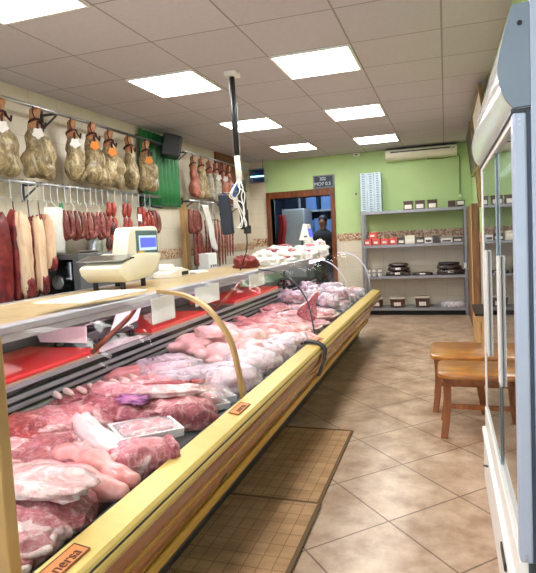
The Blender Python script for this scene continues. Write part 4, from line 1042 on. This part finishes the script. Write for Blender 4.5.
# --- far pane: chops, red cut and wrapped packs
t = thing('beef_steak','dark red steak standing upright just beyond the dark rib','meat',(-1.09,4.22,dz(-1.09)))
pts = [tuple(p) for p in smoothpts([(-.02,0),(-.11,.05),(-.09,.11),(-.02,.155),(.05,.23),(.075,.22),(.05,.14),(.055,.06),(.03,.0)],4)]
Mt = Matrix.Translation(Vector((-1.09,4.22,dz(-1.09)+.055))) @ Matrix.Rotation(R(10),4,'Z')
b = MB().prism(pts,-.02,.02,'Y',.004); b.bm.transform(Mt); part('lean', b, M['leandark'], t)
b = MB().tube([(p[0],-.0,p[1]) for p in pts[8:22]], .014, 6); b.bm.transform(Mt); part('fat_rim', b, M['fat'], t, smooth=True)
far = [(-1.46,4.12,.40,.20,.10,80,'lean','long pork loin lying along the rear grille beyond the dark rib'),
       (-1.22,4.05,.30,.20,.10,40,'palepork','pale pork cut left of the standing steak'),
       (-1.01,3.95,.26,.16,.09,55,'palepork','pale pork cut at the bumper beyond the strap'),
       (-1.02,4.24,.24,.18,.06,60,'lean','flat pork slice under the standing steak'),
       (-1.30,4.36,.34,.18,.10,70,'palepork','pale pork cut behind the standing steak'),
       (-1.50,4.55,.40,.20,.11,80,'lean','pork loin end beneath the far red board'),
       (-1.02,4.52,.30,.17,.09,60,'lean','pork chop pile at the bumper right of the standing steak')]
for i,(x,y,L,W,h,rz,m,lab) in enumerate(far):
    cut('pork_cut',lab,'meat',x,y,L,W,h,rz,40+i,m,amp=.2,crease=.14)
rng = random.Random(5)
names = ['nearest the grille','second from the grille','midway across','second from the bumper','nearest the bumper']
rows = ['first row beyond the pork cuts','second row','third row, before the grey rib','row just past the grey rib','second to last row','last row by the end glass']
for r in range(6):
    for c in range(5):
        x = -1.54+.135*c+rng.uniform(-.02,.02); y = 4.78+.33*r+rng.uniform(-.05,.05)
        mm = rng.choice(['palepork','lean','leandark','fat','chicken','palepork'])
        pack('wrapped meat pack %s, %s' % (names[c], rows[r]), x, y, .21, .15, rng.uniform(60,120), 60+r*5+c, mm, .035, 'film-wrapped packs in the far pane', 0, 'bag' if (r+c) % 2 else 'film', .03+.02*(r % 2))
for i,(x,y,lab) in enumerate([(-1.46,4.98,'clear bag of bluish cuts lying on the packs near the grille'),(-1.28,5.12,'clear bag of cuts on the packs left of the thin grey rib'),(-1.10,5.0,'clear crumpled bag on the packs nearest the bumper'),(-1.36,5.46,'clear crumpled bag on the packs past the thin grey rib'),(-1.12,5.55,'clear bag on the front packs past the thin grey rib'),(-1.26,5.95,'clear bag on the packs near the end glass'),(-1.50,5.75,'clear bag at the rear near the green pane')]):
    t = cut('plastic_bag',lab,'bag',x,y,.22,.15,.08,30+40*i,80+i,'palepork' if i % 2 else 'lean',[('bag','bag',.27,.20,.11,(0,0,0),K(p=3,amp=.3,crease=.2))],'clear bags lying on the packs',lift=.075,amp=.25)
t = thing('black_bag','black and brown bag leaning at the rear near the green pane','bag',(-1.72,5.55,.70))
part('bag', MB().mesh(lump_mesh(.14,.22,.15,3,amp=.22,crease=.2), Tm((-1.72,5.55,.70))), M['blackpack'], t, smooth=True)

# heap of wrapped meat on the counter top by the doorway
def heap(name, lab, x, y, L, W, h, rz, seed, wrapm, inner=None, lift=0.0, red=False):
    h *= .66
    t = thing(name, lab, 'wrapped meat', (x,y,ZT+lift), 'wrapped meat heaped on the far counter top')
    Mt = Tm((x,y,ZT+.002+lift), R(rz))
    part('wrapping', MB().mesh(lump_mesh(L,W,h,seed,p=2.8,amp=.26,crease=.16), Mt), M[wrapm], t, smooth=True)
    if inner: part('meat', MB().mesh(lump_mesh(L*.34,W*.42,h*.34,seed+3,amp=.3), Mt @ Tm((L*.08,-W*.12,h*.76))), M[inner], t, smooth=True)
heap('ham_chunk','dark red ham chunk at the near end of the heap on the counter top',-1.72,4.42,.20,.22,.17,60,1,'bacondark')
heap('wrapped_meat','white paper parcel just beyond the dark red ham chunk',-1.66,4.72,.26,.34,.12,60,2,'whitebag')
heap('wrapped_meat','flat white parcel in the middle of the near heap',-1.58,5.02,.28,.30,.10,50,3,'whitebag','beef')
heap('wrapped_meat','tall white parcel with red meat behind the flat parcel',-1.78,5.2,.3,.32,.20,70,4,'whitebag','leandark')
heap('wrapped_meat','white parcel with a red streak in the heap\'s centre',-1.62,5.42,.3,.3,.18,40,5,'whitebag','beef')
heap('wrapped_meat','white parcel beside the small far scale',-1.80,5.72,.32,.34,.24,80,6,'whitebag','leandark')
heap('wrapped_meat','low white parcel with pink meat near the front edge of the heap',-1.52,5.72,.24,.28,.15,60,7,'whitebag','lean')
heap('wrapped_meat','big white parcel in front of the small far scale',-1.60,6.05,.34,.3,.22,60,8,'whitebag','beef')
heap('wrapped_meat','white crumpled parcel right of the small far scale',-1.52,6.36,.26,.26,.24,60,9,'whitebag','lean')
heap('plastic_bundle','crumpled clear plastic bundle peaking at the heap\'s far end',-1.54,6.48,.22,.2,.30,30,10,'whitebag')

# ================================================================== BACK WALL: shelf, stack, air conditioner, sign
SX0, SX1, SY0, SY1 = -1.28, .30, 8.40, 8.77
SZ = [.115, .62, 1.115, 1.645]
t = thing('shelf_unit', 'grey metal shelf unit with four shelves against the green back wall', 'shelf unit', ((SX0+SX1)/2,8.58,0))
for x in (SX0, SX1-.04):
    for y in (SY0, SY1-.04): part('upright', MB().box(x,x+.04,y,y+.004,0,1.66).box(x if x > 0 else x, x+.004,y,y+.04,0,1.66), M['shelfgrey'], t)
for z in SZ:
    s = MB().box(SX0+.002,SX1-.002,SY0-.004,SY1,z-.006,z).box(SX0+.002,SX1-.002,SY0-.006,SY0-.001,z-.04,z-.001).box(SX0+.002,SX1-.002,SY1-.004,SY1,z-.04,z-.006)
    part('shelf', s, M['shelfgrey'], t)
def carton(name, lab, cat, x0, x1, y0, y1, z0, h, bm, grp, lid=True, lm='label', fz=(.2,.7), fx=(.12,.88), top=None):
    t = thing(name, lab, cat, ((x0+x1)/2,(y0+y1)/2,z0), grp)
    part('body', MB().box(x0,x1,y0,y1,z0+.0005,z0+h,.004), M[bm], t)
    if lm: part('label', MB().box(x0+(x1-x0)*fx[0],x0+(x1-x0)*fx[1],y0-.002,y0,z0+h*fz[0],z0+h*fz[1]), M[lm], t)
    if top: part('lid', MB().box(x0-.005,x1+.005,y0-.005,y1+.005,z0+h,z0+h+.02,.004), M[top], t)
    return t
yb0, yb1 = 8.46, 8.62
for (x, w, lab) in [(-.545,.14,'brown jar box with a white label, left of the three on the top shelf'),(-.37,.14,'brown jar box with a white label, middle of the three on the top shelf'),(-.185,.14,'brown jar box with a white label, right of the three on the top shelf')]:
    carton('jar_box',lab,'box',x-w/2,x+w/2,yb0,yb1,SZ[3],.115,'tubdark','brown labelled boxes on the top shelf',fz=(.12,.66),top='tubdark')
carton('jar_box','dark brown box without label at the right end of the top shelf','box',.045,.155,yb0,yb1,SZ[3],.10,'tubdark','brown labelled boxes on the top shelf',lm=None)
carton('jar_box','brown box with white label in the top shelf\'s right corner','box',.165,.285,yb0,yb1,SZ[3],.10,'tubdark','brown labelled boxes on the top shelf',fz=(.3,.85))
# stacks of pale trays
def tray_mb(x0, z):
    b = MB().box(x0,x0+.104,8.45,8.62,z+.003,z+.030,.003)
    return b
pt = thing('plastic_tray','pale blue plastic tray in the tall triple stack on the top shelf','tray',(0,0,0),'pale blue trays stacked on the top shelf')
part('tray', MB().prism([(-.052,0),(.052,0),(.054,.034),(-.054,.034)],-.085,.085,'Y',.002), M['paleblue'], pt)
part('recess', MB().box(-.020,.020,-.0885,-.0855,.006,.022), M['paleblueside'], pt)
first = True
for c in range(3):
    for k in range(17):
        loc = (-1.222+.110*c, 8.53, SZ[3]+.0005+.0362*k)
        if first: pt.location = loc; first = False
        else: dup(pt, loc)
# second shelf
G = 'red packets on the second shelf'
for i,(x,lab) in enumerate([(-1.19,'red packet with a white label, first from the left upright'),(-1.055,'red packet with a white label, second from the left upright'),(-.92,'red packet with a white label, third from the left upright'),(-.79,'red packet with a white label, fourth from the left upright')]):
    carton('red_packet',lab,'packet',x-.06,x+.06,8.44,8.58,SZ[2],.10+.012*(i == 3),'redpack',G,lm='label',fz=(.25,.6),fx=(.2,.7))
carton('red_packet','red packet lying on top of the row of red packets','packet',-1.165,-1.045,8.45,8.58,SZ[2]+.1015,.10,'redpack',G,fz=(.35,.65),fx=(.15,.7))
G = 'mixed packets on the second shelf'
for (x0,x1,h,bm,lm,lab) in [(-.715,-.62,.10,'blackpack','label','brown and white packet just right of the red packets'),(-.61,-.46,.13,'cream','paper','cream packet in the middle of the second shelf'),(-.44,-.32,.10,'blackpack','label','black and white packet right of the cream packet'),(-.31,-.20,.085,'paper','blackpack','white packet with a dark mark at mid shelf'),(-.19,-.08,.11,'blackpack',None,'dark packet left of the flat white packets'),(-.07,.09,.06,'paper','blackpack','flat white packet with dark print'),(.10,.24,.075,'blackpack','label','dark packet at the right end of the second shelf')]:
    carton('packet',lab,'packet',x0,x1,8.44,8.60,SZ[2],h,bm,G,lm=lm,fz=(.2,.6))
# third shelf
G = 'small white cups on the third shelf'
for c in range(3):
    for k in range(2):
        x = -1.19+.085*c; z = SZ[1]+.0005+.062*k
        t = thing('white_cup', ['small white cup left column','small white cup middle column','small white cup right column'][c]+[' bottom of the left pile on the third shelf',' top of the left pile on the third shelf'][k], 'cup', (x,8.47,z), G)
        part('cup', MB().lathe((x,8.47,z),[(.028,0),(.034,.05)],16), M['white'], t, smooth='auto')
        part('lid', MB().lathe((x,8.47,z+.0502),[(.037,0),(.037,.010)],16), M['grey'], t, smooth='auto')
def sack(lab, x, y, z, L, W, h, rz, seed, m='blackpack', lm=True, grp='dark vacuum packs on the third shelf'):
    t = thing('vacuum_pack', lab, 'pack', (x,y,z), grp)
    part('pack', MB().mesh(lump_mesh(L,W,h,seed,p=3.5,amp=.16,sub=3), Tm((x,y,z+.0005),R(rz))), M[m], t, smooth=True)
    if lm: part('label', MB().box(x-.04,x+.04,y-W/2-.006,y-W/2-.002,z+h*.3,z+h*.7), M['label'], t)
sack('dark vacuum pack at the bottom of the left pile on the third shelf',-.74,8.54,SZ[1],.36,.20,.075,0,1)
sack('dark vacuum pack in the middle of the left pile on the third shelf',-.73,8.54,SZ[1]+.078,.32,.19,.07,2,2)
sack('dark vacuum pack on top of the left pile on the third shelf',-.73,8.54,SZ[1]+.15,.30,.17,.05,-3,3,lm=False)
sack('flat dark pack between the two piles on the third shelf',-.36,8.52,SZ[1],.30,.18,.05,0,4)
sack('wide dark vacuum pack at the bottom of the right pile',.06,8.54,SZ[1],.40,.20,.09,0,5)
sack('dark vacuum pack in the middle of the right pile',.04,8.54,SZ[1]+.092,.36,.18,.06,3,6,lm=False)
sack('thin black pack on top of the right pile',.03,8.55,SZ[1]+.153,.32,.16,.035,-2,7,'black',False)
t = thing('plug_adapter','small white box on the right upright by the third shelf','plug',(.27,8.43,.75))
part('box', MB().box(.245,.285,8.355,8.395,.72,.80,.004), M['white'], t)
part('cable', MB().tube([tuple(p) for p in smoothpts([(.275,8.37,.72),(.30,8.33,.705),(.325,8.30,.73),(.345,8.30,.76)],4)], .005, 6), M['white'], t)
# bottom shelf tubs
def tub(lab, x, w, h, m='tubdark', grp='dark tubs on the bottom shelf'):
    t = thing('plastic_tub', lab, 'tub', (x,8.52,SZ[0]), grp); z = SZ[0]+.0005
    part('tub', MB().prism([(x-w*.43,z),(x+w*.43,z),(x+w*.5,z+h),(x-w*.5,z+h)],8.44,8.60,'Y',.006), M[m], t)
    part('lid', MB().box(x-w*.53,x+w*.53,8.43,8.61,z+h+.0005,z+h+.022,.004), M['lidclear'], t)
    part('label', MB().box(x-w*.22,x+w*.25,8.436,8.4385,z+h*.2,z+h*.62), M['label'], t)
tub('dark tub partly hidden by the counter\'s far end on the bottom shelf',-1.09,.20,.13)
tub('dark tub with a white label in the middle of the bottom shelf',-.76,.23,.135)
tub('brown tub with a pink-white label right of middle on the bottom shelf',-.375,.22,.145)
t = thing('clear_tray','clear tray with pale packs at the right end of the bottom shelf','tray',(.08,8.52,SZ[0]))
part('tray', MB().mesh(lump_mesh(.36,.22,.09,5,p=5,amp=.08,sub=3), Tm((.08,8.54,SZ[0]+.0005))), M['bag'], t, smooth=True)
part('packs', MB().mesh(lump_mesh(.20,.12,.07,6,amp=.2,sub=3), Tm((.10,8.53,SZ[0]+.002))), M['label'], t, smooth=True)

part('shelf_shade', MB().box(SX0+.03,SX1-.03,SY0+.03,SY1-.02,.001,.07), M['blackmat'], bpy.data.objects['shelf_unit'])  # black block standing in for the shade under the bottom shelf
# air conditioner
t = thing('air_conditioner', 'long white air conditioner at the top of the green back wall', 'air conditioner', (-.34,8.68,2.45))
ap = [tuple(p) for p in smoothpts([(8.80,2.60),(8.60,2.605),(8.575,2.56),(8.585,2.49),(8.64,2.448),(8.80,2.445)],4)]
part('body', MB().prism(ap,-.88,.20,'X'), M['cream'], t, smooth='auto')
part('vent', MB().box(-.80,.10,8.560,8.592,2.552,2.568), M['black'], t)
part('top_shade', MB().box(-.87,.19,8.60,8.79,2.606,2.618), M['dark'], t)  # dark strip painted in for the shadow line between unit and ceiling
part('end_panel', MB().box(.115,.195,8.562,8.60,2.47,2.59,.006), M['cream'], t)
part('badge', MB().box(.13,.16,8.558,8.563,2.545,2.56), M['grey'], t)
part('cable', MB().tube([tuple(p) for p in smoothpts([(.20,8.74,2.48),(.235,8.78,2.42),(.235,8.79,2.2),(.23,8.79,1.86)],4)], .006, 6).tube([tuple(p) for p in smoothpts([(-.25,8.78,2.44),(0,8.78,2.43),(.20,8.78,2.46)],4)], .005, 6), M['dark'], t)
t = thing('wall_switch','small white switch at the end of the air conditioner\'s cable','switch',(.23,8.79,1.79))
part('plate', MB().box(.195,.265,8.775,8.799,1.785,1.865,.004), M['green'], t)
part('button', MB().box(.215,.245,8.77,8.775,1.805,1.845,.002), M['white'], t)
t = thing('motion_sensor','small white box at the ceiling edge left of the air conditioner','sensor',(-1.36,8.76,2.60))
part('body', MB().box(-1.41,-1.31,8.70,8.799,2.58,2.63,.008), M['white'], t)
part('lens', MB().box(-1.38,-1.34,8.695,8.70,2.59,2.61), M['grey'], t)
single('cable_clip', MB().cyl((-1.40,8.79,1.955),.012,.03,10), M['dark'], 'tiny dark clip on the green wall left of the tray stack', 'clip', (-1.40,8.79,1.955))
# small framed notice above the doorway
t = thing('notice_board','small dark framed notice with pale lettering above the doorway','sign',(-1.935,8.78,2.10))
part('frame', MB().box(-2.12,-1.755,8.775,8.80,2.105,2.325,.004), M['grey'], t)
part('panel', MB().box(-2.095,-1.78,8.770,8.7755,2.13,2.305), M['navy'], t)
RX = Matrix.Rotation(R(90),4,'X')
for txt, x, z, sz in (('202', -1.95, 2.26, .075), ('MO7 0.5', -1.955, 2.175, .08)):
    part('lettering', MB().mesh(text_mesh(txt, sz), Matrix.Translation(Vector((x,8.769,z))) @ RX), M['paleblue'], t)

# ================================================================== RIGHT SIDE
# wooden board leaning by the shelf, framed pictures, hook
t = thing('wooden_board', 'tall brown wooden board standing against the right wall near the shelf unit', 'board', (.32,7.7,0))
part('board', MB().box(.31,XR-.009,6.95,8.30,0,1.62,.004), M['board'], t)
part('edge', MB().box(.298,.31,6.93,6.97,0,1.62,.002), M['post'], t)
def frame_(name, lab, y0, y1, z0, z1, lean, facem, w=.035):
    t = thing(name, lab, 'picture', (XR-.02,(y0+y1)/2,z0), 'framed pictures on the right wall')
    Mf = Matrix.Translation(Vector((XR-.012,0,z0))) @ Matrix.Rotation(-lean,4,'Y') @ Matrix.Translation(Vector((0,0,-z0)))
    b = MB().box(-.03,0,y0,y0+w,z0,z1,.003,Mf).box(-.03,0,y1-w,y1,z0,z1,.003,Mf).box(-.03,0,y0+w,y1-w,z0,z0+w,.003,Mf).box(-.03,0,y0+w,y1-w,z1-w,z1,.003,Mf)
    part('frame', b, M['olive'], t)
    part('picture', MB().box(-.018,-.004,y0+w,y1-w,z0+w,z1-w,0,Mf), M[facem], t)
frame_('picture_frame','large framed picture with a cream sheet next to the cooler\'s canopy',5.0,6.35,2.0,2.58,.10,'cream')
frame_('picture_frame','framed dark picture furthest along the right wall near the ceiling',6.75,7.9,2.02,2.58,.10,'dark')
frame_('picture_frame','narrow brown-framed picture hanging lowest on the right wall',5.95,6.45,1.55,1.97,.06,'olive')
t = thing('wall_hook','bright blue hanging cloth on a wall hook beside the cooler','cloth',(XR-.03,5.46,1.10))
part('cloth', MB().mesh(lump_mesh(.05,.07,.12,3,amp=.2,sub=3), Tm((XR-.035,5.46,1.10))), plain('bright_blue',(40,90,220),.6), t, smooth=True)
part('hook', MB().tube([(XR,5.46,1.24),(XR-.04,5.46,1.235),(XR-.04,5.46,1.20)], .005, 6), M['dark'], t)
t = thing('side_table','small black-topped table with pale legs against the right wall behind the stools','table',(.25,6.2,0))
part('top', MB().box(.262,XR-.012,5.65,6.35,.425,.45,.004), M['black'], t)
part('apron', MB().box(.272,XR-.02,5.67,6.33,.36,.425), M['post'], t)
for y in (5.68, 6.28):
    for x in (.272,.325): part('leg', MB().box(x,x+.025,y,y+.035,0,.36), M['post'], t)
# stools
def stool(lab, x0, x1, y0, y1, zs=.42):
    t = thing('wooden_stool', lab, 'stool', ((x0+x1)/2,(y0+y1)/2,0), 'wooden stools along the right wall')
    def seat():
        b = bmesh.new(); n = 18; top, bot = [], []
        cx, cy, a, c = (x0+x1)/2, (y0+y1)/2, (x1-x0)/2, (y1-y0)/2
        mb = MB()
        pts = []
        for k in range(40):
            an = 2*PI*k/40; s_, c_ = math.sin(an), math.cos(an)
            pts.append((cx+a*math.copysign(abs(c_)**.32,c_), cy+c*math.copysign(abs(s_)**.32,s_)))
        mb.prism(pts, zs-.032, zs, 'Z', .007)
        for v in mb.bm.verts:
            u = (v.co.x-cx)/a
            if v.co.z > zs-.02: v.co.z -= .006*(1-u*u)
        b.free(); return mb
    part('seat', seat(), M['chair'], t, smooth='auto')
    ix0, ix1, iy0, iy1 = x0+.055, x1-.055, y0+.06, y1-.06
    part('apron', MB().box(ix0,ix1,iy0-.01,iy0+.012,zs-.075,zs-.032).box(ix0,ix1,iy1-.012,iy1+.01,zs-.075,zs-.032).box(ix0-.01,ix0+.012,iy0,iy1,zs-.075,zs-.032).box(ix1-.012,ix1+.01,iy0,iy1,zs-.075,zs-.032), M['chairleg'], t)
    for (lx, ly, sx, sy) in [(ix0,iy0,-1,-1),(ix1,iy0,1,-1),(ix0,iy1,-1,1),(ix1,iy1,1,1)]:
        b = MB()
        pr = smoothpts([(0,zs-.033),(-.004,.30),(.002,.16),(.022*1.0,.0)],4)
        n = len(pr); bm = b.bm; rings = []
        for i,p in enumerate(pr):
            o = p.x; ww = .026-.005*(i/n)
            cx_, cy_ = lx+sx*o, ly+sy*o
            rings.append([bm.verts.new((cx_+dx*ww,cy_+dy*ww,p.y)) for dx,dy in ((-1,-1),(1,-1),(1,1),(-1,1))])
        for a_, c_ in zip(rings[:-1], rings[1:]):
            for k in range(4): bm.faces.new((a_[k],c_[k],c_[(k+1)%4],a_[(k+1)%4]))
        bm.faces.new(rings[0]); bm.faces.new(rings[-1][::-1])
        bmesh.ops.recalc_face_normals(bm, faces=bm.faces[:])
        bmesh.ops.bevel(bm, geom=[e for e in bm.edges], offset=.003, segments=1, affect='EDGES')
        part('leg', b, M['chairleg'], t)
    part('stretcher', MB().box(ix0,ix1,iy0-.008,iy0+.008,.185,.215), M['chairleg'], t)
stool('varnished wooden stool nearest the glass cooler', -.075, .325, 3.385, 3.79)
stool('varnished wooden stool standing behind the nearer stool', -.135, .265, 3.88, 4.40)

# glass door cooler
CX, CY0, CY1 = .165, 1.50, 2.87
t = thing('glass_cooler', 'upright white glass-door cooler with blue-grey frame at the photo\'s right edge', 'cooler', (.48,(CY0+CY1)/2,0))
part('base', MB().box(CX-.004,.80,CY0-.02,CY1,.02,.29,.006).box(CX+.03,.78,CY0+.02,CY1-.02,0,.02), M['coolbase'], t)
part('base_ledge', MB().box(CX-.010,CX+.02,CY0-.02,CY1,.262,.292,.004), M['coolbase'], t)
part('lower_rail', MB().box(CX+.006,CX+.03,CY0+.02,CY1-.005,.292,.40,.004), M['coolbase'], t)
part('base_handle', MB().box(CX-.012,CX-.003,1.77,1.90,.205,.235,.003), M['black'], t)
for k in range(5): part('screw', MB().cyl((CX-.0105,CY1-.05-.07*k,.10+.03*k),.005,.006,8,axis='X'), M['dark'], t)
part('cabinet', MB().box(.76,.80,CY0+.005,CY1-.005,.29,1.64).box(.22,.76,CY0+.005,CY0+.03,.29,1.64).box(.22,.76,CY1-.03,CY1-.005,.29,1.64).box(.22,.76,CY0+.03,CY1-.03,1.60,1.64), M['coolbase'], t)
part('side_frame', MB().box(.213,.80,CY0-.012,CY0+.005,.40,1.905,.003), M['cooler'], t)
part('front_stile', MB().box(.170,.203,CY0-.01,CY0+.035,.415,1.615,.006), M['cooler'], t)
part('stile_gap', MB().box(.203,.214,CY0-.004,CY0+.03,.415,1.62), M['coolerdark'], t)
for z in (1.597,1.582,.437,.425): part('screw', MB().cyl((.186,CY0-.013,z),.003,.003,8,axis='Y'), M['steel'], t)
part('light_tube', MB().tube([(.26,CY0+.1,1.57),(.26,CY1-.1,1.57)], .012, 10), M['coolerfill'], t)  # glowing tube added inside the cooler to brighten its interior
part('far_stile', MB().box(.176,.20,CY1-.03,CY1,.40,1.64,.004), M['coolbase'], t)
part('top_rail', MB().box(.176,.20,CY0+.035,CY1-.03,1.60,1.645,.004), M['coolbase'], t)
for (y0,y1,x) in [(CY0+.035,2.20,.188),(2.14,CY1-.03,.180)]:
    d = part('glass_door', MB().box(x,x+.005,y0,y1,.405,1.60), M['glasscool'], t)
    part('door_stile', MB().box(x-.003,x+.009,y1-.035,y1,.405,1.60,.002), M['coolbase'], d)
    for yy in ((2.60, 2.53) if y1 > 2.3 else (2.10, 2.05)):
        part('door_handle', MB().box(x-.012,x-.001,yy-.009,yy+.009,.74,1.22,.003), M['white'], d)
for z in (.60,.95,1.28): part('wire_shelf', MB().box(.24,.75,CY0+.04,CY1-.04,z,z+.008), M['alu'], t)
cp = [(.172,1.628),(.155,1.652),(.143,1.682),(.136,1.72),(.138,1.745),(.146,1.785),(.158,1.832),(.172,1.882),(.80,1.882),(.80,1.628)]
part('canopy', MB().prism([tuple(p) for p in smoothpts(cp[:8],4)]+cp[8:], CY0+.004, CY1), M['canopy'], t, smooth='auto')
part('canopy_cap', MB().prism([tuple(p) for p in smoothpts(cp[:8],4)]+[(.2125,1.884),(.2125,1.630)], CY0-.012, CY0+.003, 'Y'), M['canopyside'], t)
part('canopy_trim', MB().box(.168,.215,CY0+.004,CY1-.005,1.618,1.628), M['dark'], t)
part('lock', MB().cyl((.19,CY0-.016,1.835),.006,.004,12,axis='Y'), M['black'], t)

# mats on the floor
def floormat(lab, x0, x1, y0, y1, z, edge):
    t = thing('floor_mat', lab, 'mat', ((x0+x1)/2,(y0+y1)/2,z), 'brown woven floor mats')
    b = MB().box(x0,x1,y0,y1,z,z+.008,.003)
    part('weave', b, M['mat'], t)
    e = MB().box(x1-.012,x1+.008,y0,y1,z,z+.010,.003)
    if edge: e.box(x0,x1,y1-.012,y1+.006,z,z+.010,.003)
    part('binding', e, M['matedge'], t)
floormat('brown checked woven mat lying further along beside the counter', -1.12,-.63,2.36,3.42,.0005,True)
t = floormat('brown checked woven mat nearest the camera, its far edge overlapping the other', -1.13,-.62,.30,2.42,.0115,True)

# ================================================================== CAMERA / RENDER
cam = bpy.data.cameras.new('camera'); co = bpy.data.objects.new('camera', cam); COL.objects.link(co)
cam.sensor_fit = 'HORIZONTAL'; cam.sensor_width = 36; cam.lens = 526.28*36/536
cam.shift_x = -10.785/536; cam.shift_y = -13.518/536; cam.clip_start = .02
rt = Vector((.952314,.30113783,-.04913307)); dn = Vector((-.02588235,-.08072085,-.99640065)); fw = Vector((-.30401999,.95015796,-.06907744))
mw = Matrix.Identity(4)
for i in range(3):
    mw[i][0] = rt[i]; mw[i][1] = -dn[i]; mw[i][2] = -fw[i]
mw[0][3], mw[1][3], mw[2][3] = 0, 0, 1.33
co.matrix_world = mw
scene.camera = co
w = bpy.data.worlds.new('world'); w.use_nodes = True; scene.world = w
w.node_tree.nodes['Background'].inputs[0].default_value = (.8,.88,1,1); w.node_tree.nodes['Background'].inputs[1].default_value = 2.6
vs = scene.view_settings
vs.view_transform = 'Standard'; vs.look = 'None'; vs.gamma = 1.0; vs.use_curve_mapping = False
vs.exposure = 0.40
scene.cycles.max_bounces = 10; scene.cycles.transparent_max_bounces = 24; scene.cycles.diffuse_bounces = 5
scene.cycles.caustics_reflective = False; scene.cycles.caustics_refractive = False
